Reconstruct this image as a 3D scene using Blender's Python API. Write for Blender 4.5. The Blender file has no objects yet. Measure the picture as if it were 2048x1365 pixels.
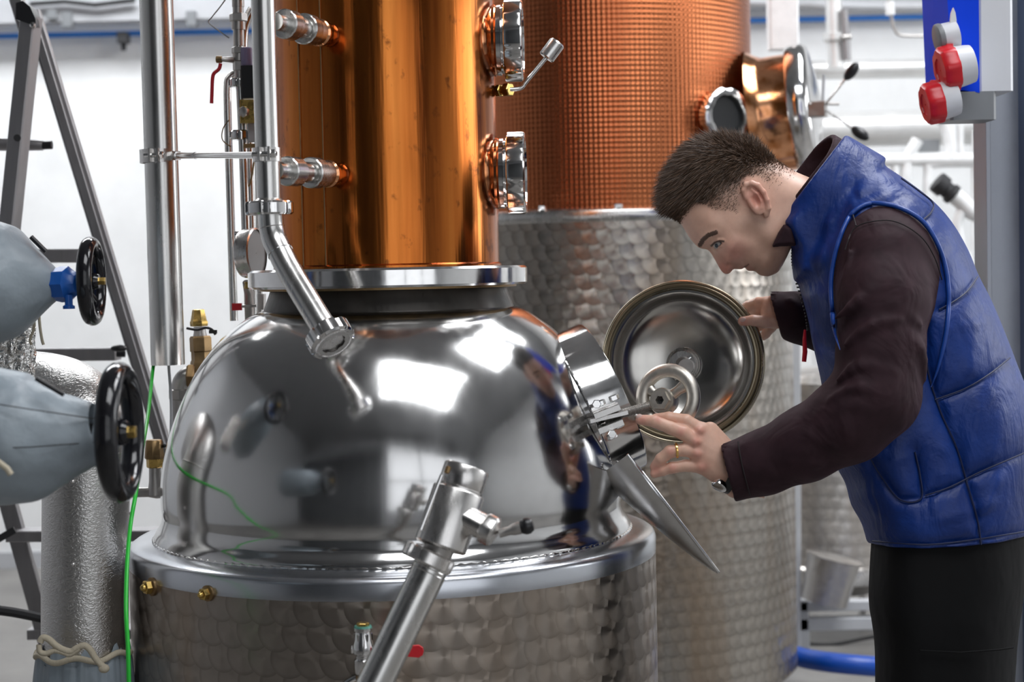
import bpy, math, random
import numpy as np
from mathutils import Vector, Matrix
random.seed(7); np.random.seed(7)
sc = bpy.context.scene
COL = sc.collection
PI = math.pi
# ------------------------------------------------------------------ camera
F = 3413.0; W0, H0 = 2048.0, 1365.0; CAMZ = 1.4
PITCH = math.atan(0.04175); ROLL = -0.021
camd = bpy.data.cameras.new('camera'); cam = bpy.data.objects.new('camera', camd); COL.objects.link(cam)
camd.sensor_width = 36.0; camd.lens = 36.0*F/W0
RC = Matrix.Rotation(PI/2-PITCH, 3, 'X') @ Matrix.Rotation(ROLL, 3, 'Z')
cam.matrix_world = Matrix.Translation((0, 0, CAMZ)) @ RC.to_4x4()
camd.dof.use_dof = True; camd.dof.focus_distance = 3.0; camd.dof.aperture_fstop = 4.2
camd.clip_end = 200
sc.camera = cam
sc.view_settings.view_transform = 'Standard'; sc.view_settings.look = 'None'
sc.view_settings.gamma = 1.0; sc.view_settings.use_curve_mapping = False
sc.view_settings.exposure = 0.0
# ------------------------------------------------------------------ world and room lights
w = bpy.data.worlds.new('world'); sc.world = w; w.use_nodes = True
w.node_tree.nodes['Background'].inputs[0].default_value = (0.75, 0.82, 0.95, 1)
w.node_tree.nodes['Background'].inputs[1].default_value = 0.2
def area(name, loc, target, sx, sy, power, col=(1, 1, 1)):
    l = bpy.data.lights.new(name, 'AREA'); l.shape = 'RECTANGLE'; l.size = sx; l.size_y = sy; l.energy = power; l.color = col
    o = bpy.data.objects.new(name, l); COL.objects.link(o); o.location = loc
    o.rotation_euler = (Vector(target)-Vector(loc)).to_track_quat('-Z', 'Y').to_euler()
    return o
area('window_light', (2.2, -2.3, 2.35), (2.2, 5, 2.35), 4.5, 3.5, 54, (.93, .96, 1))
area('ceiling_light', (.9, .9, 4.45), (.9, .9, 0), 2.6, 1.8, 105, (.95, .97, 1))
area('ceiling_light', (2.2, 4.3, 4.45), (2.2, 4.3, 0), 1.6, 3.0, 210, (.95, .97, 1))
area('ceiling_light', (-1.6, 6.6, 4.45), (-1.6, 7.3, 0), 3.4, 1.0, 235, (.95, .97, 1))  # added wash lamp, set there only to brighten the back wall
area('window_light', (5.35, 4.4, 2.5), (0, 4.0, 1.4), 3.6, 2.0, 95, (.95, .97, 1))

# ------------------------------------------------------------------ pixel to place
def P(px, py, Y):
    d = RC @ Vector(((px-W0/2)/F, -(py-H0/2)/F, -1.0))
    k = Y/d.y
    return Vector((d.x*k, Y, CAMZ+d.z*k))
def S(d): return d/F          # metres per pixel at distance d

# ------------------------------------------------------------------ mesh builder
class MB:
    def __init__(s): s.v = []; s.f = []; s.nosm = False
    def add(s, vs, fs):
        n = len(s.v); s.v += [tuple(x) for x in vs]; s.f += [tuple(i+n for i in f) for f in fs]; return s
    def loft(s, rings, cap=True, close=False):
        n = len(rings[0]); vs = [p for r in rings for p in r]; fs = []
        m = len(rings)
        for j in range(m if close else m-1):
            a = j*n; b = ((j+1) % m)*n
            for i in range(n):
                k = (i+1) % n
                fs.append((a+i, a+k, b+k, b+i))
        if cap and not close:
            fs.append(tuple(range(n-1, -1, -1))); fs.append(tuple(range((m-1)*n, m*n)))
        return s.add(vs, fs)
    def tube(s, pts, r, n=16, cap=True):
        pts = [Vector(p) for p in pts]; m = len(pts)
        rs = r if isinstance(r, (list, tuple)) else [r]*m
        t0 = (pts[1]-pts[0]).normalized()
        x = t0.orthogonal().normalized(); rings = []
        for i in range(m):
            if i == 0: t = (pts[1]-pts[0])
            elif i == m-1: t = (pts[-1]-pts[-2])
            else: t = (pts[i]-pts[i-1]).normalized()+(pts[i+1]-pts[i]).normalized()
            if t.length < 1e-9: t = t0.copy()
            t.normalize(); x = (x-t*x.dot(t)).normalized(); y = t.cross(x)
            rings.append([pts[i]+(x*math.cos(a)+y*math.sin(a))*rs[i] for a in [2*PI*k/n for k in range(n)]])
        return s.loft(rings, cap)
    def lathe(s, prof, origin, axis=(0, 0, 1), n=48, mod=None, cap=False):
        o = Vector(origin); z = Vector(axis).normalized(); x = frame_x(z); y = z.cross(x); rings = []
        for r, h in prof:
            rr = [r*(mod(k/n) if mod and r > 0 else 1) for k in range(n)]
            rings.append([o+z*h+(x*math.cos(2*PI*k/n)+y*math.sin(2*PI*k/n))*rr[k] for k in range(n)])
        return s.loft(rings, cap)
    def torus(s, c, axis, R, r, n=48, m=12, sq=1.0):
        o = Vector(c); z = Vector(axis).normalized(); x = frame_x(z); y = z.cross(x); rings = []
        for i in range(n):
            a = 2*PI*i/n; d = x*math.cos(a)+y*math.sin(a)
            rings.append([o+d*(R+r*math.cos(b))+z*(r*sq*math.sin(b)) for b in [2*PI*k/m for k in range(m)]])
        return s.loft(rings, False, True)
    def beam(s, a, b, w, h, up=(0, 0, 1), ch=0.0):
        a = Vector(a); b = Vector(b); t = (b-a).normalized(); u = Vector(up); u = (u-t*u.dot(t))
        if u.length < 1e-6: u = t.orthogonal()
        u.normalize(); v = t.cross(u); c = ch or min(w, h)*.08; w2, h2 = w/2, h/2
        pr = [(w2-c, h2), (w2, h2-c), (w2, -h2+c), (w2-c, -h2), (-w2+c, -h2), (-w2, -h2+c), (-w2, h2-c), (-w2+c, h2)]
        return s.loft([[p+v*x+u*y for x, y in pr][::-1] for p in (a, b)])
    def box(s, c, sz, ch=0.0):
        c = Vector(c); return s.beam(c-Vector((0, 0, sz[2]/2)), c+Vector((0, 0, sz[2]/2)), sz[0], sz[1], (0, 1, 0), ch or min(sz)*.06)
    def ball(s, c, r, n=20, m=12, ax=None):
        c = Vector(c); R = ax or Matrix.Identity(3)
        r = (r, r, r) if not isinstance(r, (tuple, list)) else r
        rings = [[c+R@Vector((r[0]*math.sin(t)*math.cos(p), r[1]*math.sin(t)*math.sin(p), r[2]*math.cos(t))) for p in [2*PI*k/n for k in range(n)]]
                 for t in [PI*(.02+.96*j/m) for j in range(m+1)]]
        return s.loft(rings[::-1])
    def hexnut(s, a, b, r, n=6, ch=.12):
        a = Vector(a); b = Vector(b); t = b-a; L = t.length; c = min(r*ch, L*.3)
        return s.lathe([(r-c, 0), (r, c), (r, L-c), (r-c, L)], a, t, n=n, cap=True)
    def prism(s, poly, o, x, y, z0, z1, ch=0):
        o = Vector(o); x = Vector(x).normalized(); y = Vector(y); y = (y-x*y.dot(x)).normalized(); z = x.cross(y)
        return s.loft([[o+x*p[0]+y*p[1]+z*q for p in poly] for q in (z0, z1)])
    def build(s, name, mat, parent=None, smooth=.7, label=None, kind=None, col=None):
        me = bpy.data.meshes.new(name)
        off = parent['_o'] if parent is not None and '_o' in parent else (0, 0, 0)
        off = Vector(off)
        me.from_pydata([tuple(Vector(p)-off) for p in s.v], [], s.f); me.update()
        if not s.nosm:
            me.polygons.foreach_set('use_smooth', [True]*len(me.polygons))
            if smooth: me.set_sharp_from_angle(angle=smooth)
        me.materials.append(mat)
        o = bpy.data.objects.new(name, me); COL.objects.link(o)
        if parent is not None: o.parent = parent; o['_o'] = tuple(off)
        if label: o['label'] = label
        if kind: o['kind'] = kind
        return o
def frame_x(z):
    u = Vector((0, 0, 1)) if abs(z.z) < .9 else Vector((1, 0, 0))
    if abs(z.z) >= .9: return (u-z*u.dot(z)).normalized()
    return z.cross(u).normalized()
def root(name, loc, label, cat, group=None):
    o = bpy.data.objects.new(name, None); COL.objects.link(o); o.location = loc; o.empty_display_size = .05
    o['label'] = label; o['category'] = cat; o['_o'] = tuple(loc)
    if group: o['group'] = group
    return o
def struct(o): o['kind'] = 'structure'; return o
def solo(o, label, cat, group=None):
    o['label'] = label; o['category'] = cat
    if group: o['group'] = group
    return o
def spl(pts, n=6, close=False):
    P_ = [np.array(p, float) for p in pts]; m = len(P_); out = []
    for i in range(m if close else m-1):
        g = (lambda k: P_[k % m]) if close else (lambda k: P_[min(max(k, 0), m-1)])
        p0, p1, p2, p3 = g(i-1), g(i), g(i+1), g(i+2)
        for j in range(n):
            t = j/n
            out.append(.5*((2*p1)+(-p0+p2)*t+(2*p0-5*p1+4*p2-p3)*t*t+(-p0+3*p1-3*p2+p3)*t**3))
    if not close: out.append(P_[-1])
    return out
def notch(k=6, w=.16, d=.07, ph=0.0):
    def f(u):
        a = ((u+ph)*k) % 1.0
        return 1-d if abs(a-.5) < w/2+.03 else 1.0
    return f

# ------------------------------------------------------------------ materials
def mat(name, base, metal=0.0, rough=.5, **kw):
    m = bpy.data.materials.new(name); m.use_nodes = True; b = m.node_tree.nodes['Principled BSDF']
    b.inputs['Base Color'].default_value = (*base, 1); b.inputs['Metallic'].default_value = metal; b.inputs['Roughness'].default_value = rough
    for k, v in kw.items(): b.inputs[k.replace('_', ' ')].default_value = v
    return m
class NT:
    def __init__(s, m): s.t = m.node_tree; s.b = s.t.nodes['Principled BSDF']
    def n(s, typ, **kw):
        nd = s.t.nodes.new(typ)
        for k, v in kw.items(): setattr(nd, k, v)
        return nd
    def l(s, a, b): s.t.links.new(a, b)
    def m(s, op, a, b=None, c=None):
        nd = s.n('ShaderNodeMath', operation=op)
        for i, x in enumerate((a, b, c)):
            if x is None: continue
            if isinstance(x, (int, float)): nd.inputs[i].default_value = x
            else: s.l(x, nd.inputs[i])
        return nd.outputs[0]
    def mixf(s, fac, a, b):
        nd = s.n('ShaderNodeMix', data_type='FLOAT')
        for i, x in ((0, fac), (2, a), (3, b)):
            if isinstance(x, (int, float)): nd.inputs[i].default_value = x
            else: s.l(x, nd.inputs[i])
        return nd.outputs[0]
    def mixc(s, fac, a, b):
        nd = s.n('ShaderNodeMix', data_type='RGBA')
        for i, x in ((0, fac), (6, a), (7, b)):
            if isinstance(x, (int, float)): nd.inputs[i].default_value = x
            elif isinstance(x, tuple): nd.inputs[i].default_value = (*x, 1)
            else: s.l(x, nd.inputs[i])
        return nd.outputs[2]
    def coord(s, scale=(1, 1, 1)):
        tc = s.n('ShaderNodeTexCoord'); mp = s.n('ShaderNodeMapping'); mp.inputs['Scale'].default_value = scale
        s.l(tc.outputs['Object'], mp.inputs[0]); return mp.outputs[0]
    def noise(s, scale=(1, 1, 1), sc_=5, detail=4, rough=.5, vec=None):
        nz = s.n('ShaderNodeTexNoise'); nz.inputs['Scale'].default_value = sc_; nz.inputs['Detail'].default_value = detail
        nz.inputs['Roughness'].default_value = rough; s.l(vec or s.coord(scale), nz.inputs['Vector']); return nz.outputs['Fac']
    def ramp(s, x, stops):
        r = s.n('ShaderNodeValToRGB'); s.l(x, r.inputs[0]); e = r.color_ramp.elements
        while len(e) < len(stops): e.new(.5)
        for el, (p, c) in zip(e, stops):
            el.position = p; el.color = (*c, 1) if isinstance(c, tuple) else (c, c, c, 1)
        return r.outputs[0]
    def bump(s, h, strength=.3, dist=.001, nrm=None):
        b = s.n('ShaderNodeBump'); b.inputs['Strength'].default_value = strength; b.inputs['Distance'].default_value = dist
        s.l(h, b.inputs['Height'])
        if nrm is not None: s.l(nrm, b.inputs['Normal'])
        s.l(b.outputs[0], s.b.inputs['Normal']); return b.outputs[0]
    def set(s, name, x): s.l(x, s.b.inputs[name])
def grained(name, base, metal, rough, dr=.08, sc_=40, scale=(1, 1, 1), bump=.15, dist=.0005, dark=.85):
    m = mat(name, base, metal, rough); t = NT(m); nz = t.noise(scale, sc_, 5, .6)
    t.set('Roughness', t.ramp(nz, [(.3, max(rough-dr, .02)), (.7, rough+dr)]))
    t.set('Base Color', t.ramp(nz, [(.25, tuple(c*dark for c in base)), (.7, base)]))
    if bump: t.bump(nz, bump, dist)
    return m
STEEL = (.72, .70, .68)
M_steel = grained('steel_satin', STEEL, 1, .27, .06, 60, (1, 1, .15), .08, .0002)
M_pipe = grained('steel_pipe', (.66, .65, .63), 1, .25, .06, 50, (1, 1, .1), .08, .0002)
M_dull = grained('steel_dull', (.50, .48, .46), 1, .4, .1, 40, (1, 1, 1), .15, .0004)
M_cast = grained('steel_cast', (.62, .58, .52), 1, .42, .06, 150, (1, 1, 1), .3, .0004)
M_chrome = grained('steel_bright', (.80, .79, .78), 1, .12, .04, 30, (1, 1, 1), .0)
M_rim = grained('steel_rim', (.60, .62, .66), 1, .24, .03, 12, (1, 1, 1), .0)
M_neck = grained('steel_neck_dark_reflection', (.05, .045, .04), .6, .35, .08, 30, (3, 3, .3), .1, .0003)  # dark tone includes the reflection below the flange
M_alu = grained('aluminium', (.36, .35, .355), 1, .45, .06, 60, (1, 1, .1), .05, .0002)
M_brass = grained('brass', (.62, .42, .13), 1, .28, .1, 60, (1, 1, 1), .15, .0004, .6)
M_bronze = grained('bronze_old', (.36, .24, .12), 1, .42, .1, 40, (1, 1, 1), .2, .0005, .6)
M_black = mat('black_plastic', (.012, .012, .014), 0, .35)
M_blackg = mat('black_gloss', (.008, .008, .010), 0, .12)
M_dark = mat('dark_rubber', (.02, .02, .022), 0, .6)
M_blue = grained('blue_paint', (.01, .10, .42), 0, .35, .05, 60, (1, 1, 1), .1, .0004)
M_red = mat('red_plastic', (.62, .015, .025), 0, .3)
M_redh = mat('red_handle_vinyl', (.45, .008, .02), 0, .35)
M_white = grained('white_paint', (.82, .83, .83), 0, .4, .05, 20, (1, 1, 1), 0)
M_wplast = mat('white_plastic', (.66, .67, .70), 0, .4)
M_grey = mat('grey_plastic', (.20, .21, .22), 0, .45)
M_lgrey = grained('light_grey_paint', (.46, .47, .49), 0, .5, .05, 8, (1, 1, 1), 0)
M_bluebox = mat('blue_plastic', (.0, .055, .78), 0, .6, Specular_IOR_Level=.2)
M_hose = mat('blue_hose', (.0, .06, .38), 0, .35)
M_green = mat('green_cable', (.02, .50, .04), 0, .35)
M_yel = mat('yellow_cable', (.55, .50, .03), 0, .4)
M_rope = grained('rope', (.52, .46, .35), 0, .9, .02, 300, (1, 1, .4), .6, .002)
M_glass = mat('dark_glass', (.02, .02, .02), 0, .06)
M_wall = grained('wall_paint', (.86, .87, .87), 0, .6, .02, 3, (1, 1, 1), .02)
M_side = grained('side_wall_paint', (.24, .24, .25), 0, .6, .02, 3, (1, 1, 1), .02)
M_ceil = grained('ceiling_panel', (.27, .275, .28), 0, .7, .02, 3, (1, 1, 1), 0)
M_darkwall = grained('dark_cladding', (.075, .08, .085), 0, .5, .05, 3, (1, 1, 1), 0)
m = M_floor = mat('concrete_floor', (.3, .29, .27), 0, .45); t = NT(m)
nz = t.noise((1, 1, 1), 1.6, 8, .65); t.set('Base Color', t.ramp(nz, [(.3, (.13, .125, .12)), (.7, (.26, .25, .235))])); t.bump(t.noise((1, 1, 1), 60, 4), .15, .001)
m = M_foil = mat('foil', (.75, .74, .72), 1, .18); t = NT(m); t.bump(t.noise((1, 1, 1), 60, 3), 1.0, .012)
# polished dome
m = M_dome = mat('steel_polished', (.60, .595, .59), 1, .09); t = NT(m)
n1 = t.noise((1, 1, .12), 22, 3, .5); n2 = t.noise((1, 1, 1), 3.0, 2)
t.set('Roughness', t.ramp(n1, [(.3, .10), (.75, .17)])); h = t.m('ADD', t.m('MULTIPLY', n1, .25), n2); t.bump(h, .22, .004)
# stucco aluminium
m = M_stucco = mat('stucco_aluminium', (.60, .585, .57), 1, .3); t = NT(m)
vo = t.n('ShaderNodeTexNoise'); vo.inputs['Scale'].default_value = 150; vo.inputs['Detail'].default_value = 1.5; vo.inputs['Distortion'].default_value = 1.2
t.l(t.coord((1, 1, 1.5)), vo.inputs['Vector']); t.bump(t.ramp(vo.outputs['Fac'], [(.3, 0.0), (.7, 1.0)]), .5, .0009)
# front copper
m = M_copper = mat('copper_polished', (.80, .33, .085), 1, .16); t = NT(m)
st = t.noise((1, 1, .05), 16, 4, .6); sp = t.noise((1, 1, .7), 34, 4, .6); bg = t.noise((1, 1, .25), 4, 3)
c1 = t.ramp(st, [(.3, (.22, .055, .012)), (.5, (.43, .125, .024)), (.72, (.58, .20, .042))])
c2 = t.mixc(t.ramp(sp, [(.60, 0.0), (.70, .75)]), c1, (.15, .045, .014))
t.set('Base Color', c2); t.set('Roughness', t.ramp(bg, [(.35, .14), (.7, .28)]))
t.bump(t.m('ADD', st, t.m('MULTIPLY', bg, 1.6)), .35, .004)
m = M_copper2 = mat('copper_bright', (.82, .40, .20), 1, .15); t = NT(m)
t.set('Base Color', t.ramp(t.noise((1, 1, 1), 25, 4), [(.35, (.45, .16, .05)), (.6, (.86, .42, .22))])); t.bump(t.noise((1, 1, 1), 12, 3), .3, .004)
# rear copper, hammered grid
def uv_cyl(t, R):
    tc = t.n('ShaderNodeTexCoord'); sx = t.n('ShaderNodeSeparateXYZ'); t.l(tc.outputs['Object'], sx.inputs[0])
    u = t.m('MULTIPLY', t.m('ARCTAN2', sx.outputs[1], sx.outputs[0]), R); return u, sx.outputs[2], sx
m = M_copper3 = mat('copper_embossed', (.74, .30, .15), 1, .27); t = NT(m)
u, v, _ = uv_cyl(t, .45); k = 2*PI/.0145
row = t.m('MULTIPLY', t.m('SINE', t.m('MULTIPLY', v, k)), 1.0)
g = t.m('ADD', t.m('SINE', t.m('MULTIPLY', u, k)), row)
lg = t.noise((1, 1, .08), 4, 3)
t.set('Base Color', t.ramp(lg, [(.3, (.32, .092, .038)), (.7, (.50, .165, .066))])); bb = t.bump(g, .5, .0010)
# engine-turned steel
def perlage(name, R, p, base, contrast=.3, rough=.3, an=.8, stain=True, bs=.5):
    m = mat(name, base, 1, rough); t = NT(m); u, v, sx = uv_cyl(t, R)
    j0 = t.m('FLOOR', t.m('DIVIDE', v, p))
    du = dv = None; hh = None
    for dj in (0, 1):
        j = t.m('ADD', j0, dj)
        off = t.m('MULTIPLY', t.m('FRACT', t.m('MULTIPLY', j, .5)), 1.0)
        a = t.m('SUBTRACT', t.m('DIVIDE', u, p), off); i0 = t.m('FLOOR', a)
        for di in (0, 1):
            xu = t.m('SUBTRACT', t.m('SUBTRACT', a, i0), float(di)); xv = t.m('SUBTRACT', t.m('DIVIDE', v, p), j)
            r = t.m('SQRT', t.m('ADD', t.m('MULTIPLY', xu, xu), t.m('MULTIPLY', xv, xv)))
            ins = t.m('LESS_THAN', r, .76)
            if du is None: du, dv, hh = xu, xv, r
            else: du = t.mixf(ins, du, xu); dv = t.mixf(ins, dv, xv); hh = t.mixf(ins, hh, r)
    un = t.m('DIVIDE', u, R); s_, c_ = t.m('SINE', un), t.m('COSINE', un)
    cv = t.n('ShaderNodeCombineXYZ'); nd = t.m('MULTIPLY', dv, -1)
    t.l(t.m('MULTIPLY', t.m('MULTIPLY', s_, -1), nd), cv.inputs[0]); t.l(t.m('MULTIPLY', c_, nd), cv.inputs[1]); t.l(du, cv.inputs[2])
    nm = t.n('ShaderNodeVectorMath', operation='NORMALIZE'); t.l(cv.outputs[0], nm.inputs[0]); t.l(nm.outputs[0], t.b.inputs['Tangent'])
    t.b.inputs['Anisotropic'].default_value = an
    edge = t.ramp(hh, [(0.0, 1.0), (.6, .93), (.76, .60)])
    colr = t.mixc(1.0, (0, 0, 0), base)
    mx = t.n('ShaderNodeMix', data_type='RGBA', blend_type='MULTIPLY'); mx.inputs[0].default_value = contrast; mx.inputs[6].default_value = (*base, 1); t.l(edge, mx.inputs[7])
    out = mx.outputs[2]
    if stain:
        ns = t.noise((1, 1, .15), 5, 4, .6); out = t.mixc(t.ramp(ns, [(.5, 0.0), (.72, .55)]), out, (.30, .20, .12))
    t.set('Base Color', out)
    t.bump(t.m('MULTIPLY', t.m('MULTIPLY', hh, hh), 1.0), bs, .0016)
    return m
M_perl = perlage('engine_turned_steel', .478, .0415, (.37, .325, .285), .6, .32, .75, True, .45)
M_perl2 = perlage('engine_turned_steel_rear', .56, .0415, (.38, .35, .315), .95, .24, .8, True, 1.6)
# fabric of the covers
m = M_cover = mat('cover_cloth', (.22, .26, .30), 0, .42); t = NT(m)
t.set('Base Color', t.ramp(t.noise((1, 1, 1), 5, 3), [(.3, (.21, .25, .285)), (.7, (.28, .325, .36))])); t.bump(t.noise((1, 1, 1), 12, 4), .6, .012)
# ------------------------------------------------------------------ room shell
def slab(name, c, sz, m):
    return struct(MB().box(c, sz, .002).build(name, m))
YB, YF, XL, XR, ZC = 8.25, -2.6, -5.0, 5.5, 4.6
slab('floor', ((XL+XR)/2, (YB+YF)/2, -.05), (XR-XL+.2, YB-YF+.2, .1), M_floor)
slab('ceiling', ((XL+XR)/2, (YB+YF)/2, ZC+.05), (XR-XL+.2, YB-YF+.2, .1), M_ceil)
slab('wall_back', ((XL+XR)/2, YB+.05, ZC/2), (XR-XL+.2, .1, ZC), M_wall)
slab('wall_left', (XL-.05, (YB+YF)/2, ZC/2), (.1, YB-YF, ZC), M_lgrey)
slab('wall_right', (XR+.05, (YB+YF)/2, ZC/2), (.1, YB-YF, ZC), M_wall)
slab('wall_front', ((XL+XR)/2, YF-.05, ZC/2), (XR-XL+.2, .1, ZC), M_lgrey)
slab('baseboard_back', ((XL+XR)/2, YB-.01, .04), (XR-XL, .02, .08), M_lgrey)
# dark cladding on the camera side, left half
for i in range(8):
    slab('trim_%d' % (i+1), (-5.0+i*.62, YF+.03, 2.1), (.60, .06, 4.2), M_darkwall)
# window frames round the light openings
def wframe(name, c, sx, sz, axis, nx, nz, m=M_white):
    mb = MB(); c = Vector(c); u = Vector((1, 0, 0)) if axis == 'y' else Vector((0, 1, 0)); k = Vector((0, 0, 1))
    nrm = u.cross(k)
    for i in range(nx+1):
        p = c+u*(sx*(i/nx-.5)); mb.beam(p-k*sz/2, p+k*sz/2, .07, .05, nrm)
    for j in range(nz+1):
        p = c+k*(sz*(j/nz-.5)); mb.beam(p-u*sx/2, p+u*sx/2, .07, .05, nrm)
    return struct(mb.build(name, m))
wframe('window_1', (2.2, -2.26, 2.35), 4.54, 3.54, 'y', 3, 2, M_grey)
wframe('window_2', (5.3, 4.4, 2.5), 3.64, 2.04, 'x', 3, 2)
for i, (x, y, sx, sy) in enumerate([(.9, .9, 2.6, 1.8), (2.2, 4.3, 1.6, 3.0), (-1.6, 6.6, 3.4, 1.0)]):  # last frame surrounds the added wash lamp of the back wall
    mb = MB(); z = 4.48
    for s_ in (-1, 1):
        mb.beam((x+s_*sx/2, y-sy/2, z), (x+s_*sx/2, y+sy/2, z), .08, .14, (0, 0, 1)); mb.beam((x-sx/2, y+s_*sy/2, z), (x+sx/2, y+s_*sy/2, z), .08, .14, (0, 0, 1))
    for k in (1, 2, 3): mb.beam((x-sx/2, y-sy/2+sy*k/4, z), (x+sx/2, y-sy/2+sy*k/4, z), .04, .06, (0, 0, 1))
    struct(mb.build('trim_%d' % (20+i), M_white))
# wall services, back wall
D = YB-.06
mb = MB(); a, b = P(-320, 79, D), P(2400, 22, D); mb.tube([a, b], 5.5*S(D), 12)
r = root('wall_pipe', a, 'thin blue pipe running level along the white back wall', 'pipe'); mb.build('pipe', mat('azure_pipe', (.01, .16, .55), 0, .4), r)
mb = MB(); c = P(247, 76, D-.03); mb.box(c, (.05, .07, .05)); mb.tube([c, c-Vector((0, 0, .06))], .012, 10); mb.build('bracket', M_dark, r)
D = YB-.12
a, b = P(-300, 32, D), P(2400, -30, D)
r = root('cable_tray', a, 'pale grey cable tray on the white back wall above the blue pipe', 'cable tray')
MB().beam(a, b, .10, .13, (0, 0, 1)).build('tray', M_lgrey, r)
for px, py, hgt in ((136, 40, 26), (384, 38, 26), (106, 30, 16), (50, 26, 14)):
    c = P(px, py, D-.05); MB().box(c, (.045, .06, hgt*S(D)*1.1)).build('bracket', M_grey, r)
MB().tube([P(60, 8, D-.08), P(130, 3, D-.08), P(190, 10, D-.08), P(270, 0, D-.08)], .012, 10).build('cable', M_dark, r)
# ------------------------------------------------------------------ front still
DS = 3.15
def axpx(y): return 790-.021*(1100-y)
C0 = P(790, 1100, DS); CX = C0.x
def Rw(w, D=DS): return w*D/math.sqrt(F*F+w*w)
def Zw(y, w=0, D=DS, cx=None):
    R = Rw(w, D); hz = 545
    ya = y-.021*w
    off = (ya-hz)*(1-(R/D)**2)
    return P(790 if cx is None else cx, hz+off, D).z
def prof(rows): return [(Rw(w), Zw(y, w)) for w, y in rows]
still = root('pot_still', (CX, DS, 0), 'large copper and steel pot still with polished dome in the centre', 'still')
O = (CX, DS, 0)
zr = Zw(1088, 529)
MB().lathe([(Rw(529)-.012, .42), (Rw(529), .43), (Rw(529), zr-.035)], O, n=160).build('drum_jacket', M_perl, still)
MB().lathe([(Rw(529)+.0005, zr-.036), (Rw(529)+.001, zr-.012), (Rw(527), zr-.004), (Rw(521), zr), (Rw(500), zr+.004), (Rw(474), zr+.007)], O, n=160).build('drum_rim', M_rim, still)
mb = MB().lathe([(Rw(529)-.012, .42), (.3, .36), (.01, .33)], O, n=96); mb.build('drum_bottom', M_dull, still)
for a in (.8, 2.35, 3.9, 5.5):
    q = Vector(O)+Vector((math.cos(a)*.40, math.sin(a)*.40, 0)); MB().tube([q, q+Vector((0, 0, .03)), q+Vector((0, 0, .031)), q+Vector((0, 0, .43))], [.05, .05, .028, .028], 20).build('leg', M_steel, still)
# weld bead round the foot
mb = MB(); rings = []; n = 420; m_ = 8
for i in range(n):
    a = 2*PI*i/n; d = Vector((math.cos(a), math.sin(a), 0)); rr = .0030+.0010*math.sin(i*2.1)+random.uniform(-.0004, .0004)
    rings.append([Vector((CX, DS, zr+.007))+d*(Rw(478)+rr*math.cos(b))+Vector((0, 0, rr*math.sin(b))) for b in [2*PI*k/m_ for k in range(m_)]])
mb.loft(rings, False, True).build('weld_seam', M_chrome, still)
rows = spl([(477, 1086), (479, 1074), (474, 1062), (465, 1048), (461, 1030), (463, 1005), (462, 960), (455, 915), (444, 875), (425, 822), (398, 765), (370, 720), (335, 678), (298, 648), (272, 631), (256, 624), (246, 622)], 5)
MB().lathe(prof([tuple(r) for r in rows]), O, n=192).build('dome', M_dome, still, smooth=1.2)
mb = MB().lathe(prof([(252, 636), (250, 622), (241, 598), (236, 584), (236, 575)]), O, n=128); mb.build('neck', M_neck, still)  # neck drawn dark and longer to imitate the flange reflected in the dome
zc0 = Zw(579, 279); zc1 = Zw(542, 279)
def flange_prof():
    R = Rw(279); c = .004
    return [(R-.06, zc0), (R-c, zc0), (R, zc0+c), (R, zc1-c), (R-c, zc1), (Rw(223)-.003, zc1+.001)]
MB().lathe(flange_prof(), O, n=160).build('base_flange', M_chrome, still)
MB().lathe([(Rw(256), zc0+.001), (Rw(256), zc0-.004), (Rw(238), zc0-.005)], O, n=128).build('gasket', M_bronze, still)
# copper column
RCU = Rw(223); ZT = 2.75
col = [(RCU+.004, zc1), (RCU+.004, zc1+.004), (RCU, zc1+.007), (RCU, ZT), (RCU-.03, ZT+.05), (.05, ZT+.13), (.04, ZT+.3)]
MB().lathe(col, O, n=160).build('copper_column', M_copper, still)
def col_pt(px, y, R=RCU):
    # point on the column's camera side seen at px, y
    off = (px-(790-.021*(1100-y)))*S(DS); x = CX
    for D in [DS-R+i*.002 for i in range(int(R/.002))]:
        q = P(px, y, D)
        if math.hypot(q.x-CX, q.y-DS) >= R: last = q; continue
        return q
    return P(px, y, DS)
for px in (603, 648):
    q = col_pt(px, 300); a = math.atan2(q.y-DS, q.x-CX); d = Vector((math.cos(a), math.sin(a), 0))
    b = Vector((CX, DS, 0))+d*(RCU+.0006)
    MB().beam((b.x, b.y, zc1+.006), (b.x, b.y, ZT), .0022, .003, d).build('seam', M_bronze, still)
# sight ports
def sight_port(px, py, sr):
    ax = Vector((math.cos(.05), -math.sin(.05), 0)); o = Vector((CX, DS, P(px, py, DS).z)); s = S(DS)
    mod = notch(8, .25, .02)
    pr = MB().lathe([(x*s*sr, h*s) for x, h in [(90, 186), (92, 202), (90, 207), (76, 212), (70, 219), (71, 224), (66, 230), (64, 234)]], o, ax, 72).build('sight_port', M_copper2, still, label='copper sight port with steel union nut')
    MB().lathe([(x*s*sr, h*s) for x, h in [(60, 226), (69, 228), (70, 236), (66, 237), (66, 240), (71, 241), (71, 247), (60, 248)]], o, ax, 72).build('threaded_ring', M_chrome, pr)
    MB().lathe([(x*s*sr, h*s) for x, h in [(62, 243), (80, 243), (82, 245.5), (82, 276), (79, 279), (66, 279), (64, 275), (60, 275)]], o, ax, 96, mod).build('union_nut', M_chrome, pr)
    MB().lathe([(x*s*sr, h*s) for x, h in [(62, 270), (62, 274), (1, 274)]], o, ax, 48).build('glass', M_glass, pr)
sight_port(1030, 82, 1.0); sight_port(1036, 347, 1.0)
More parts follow.
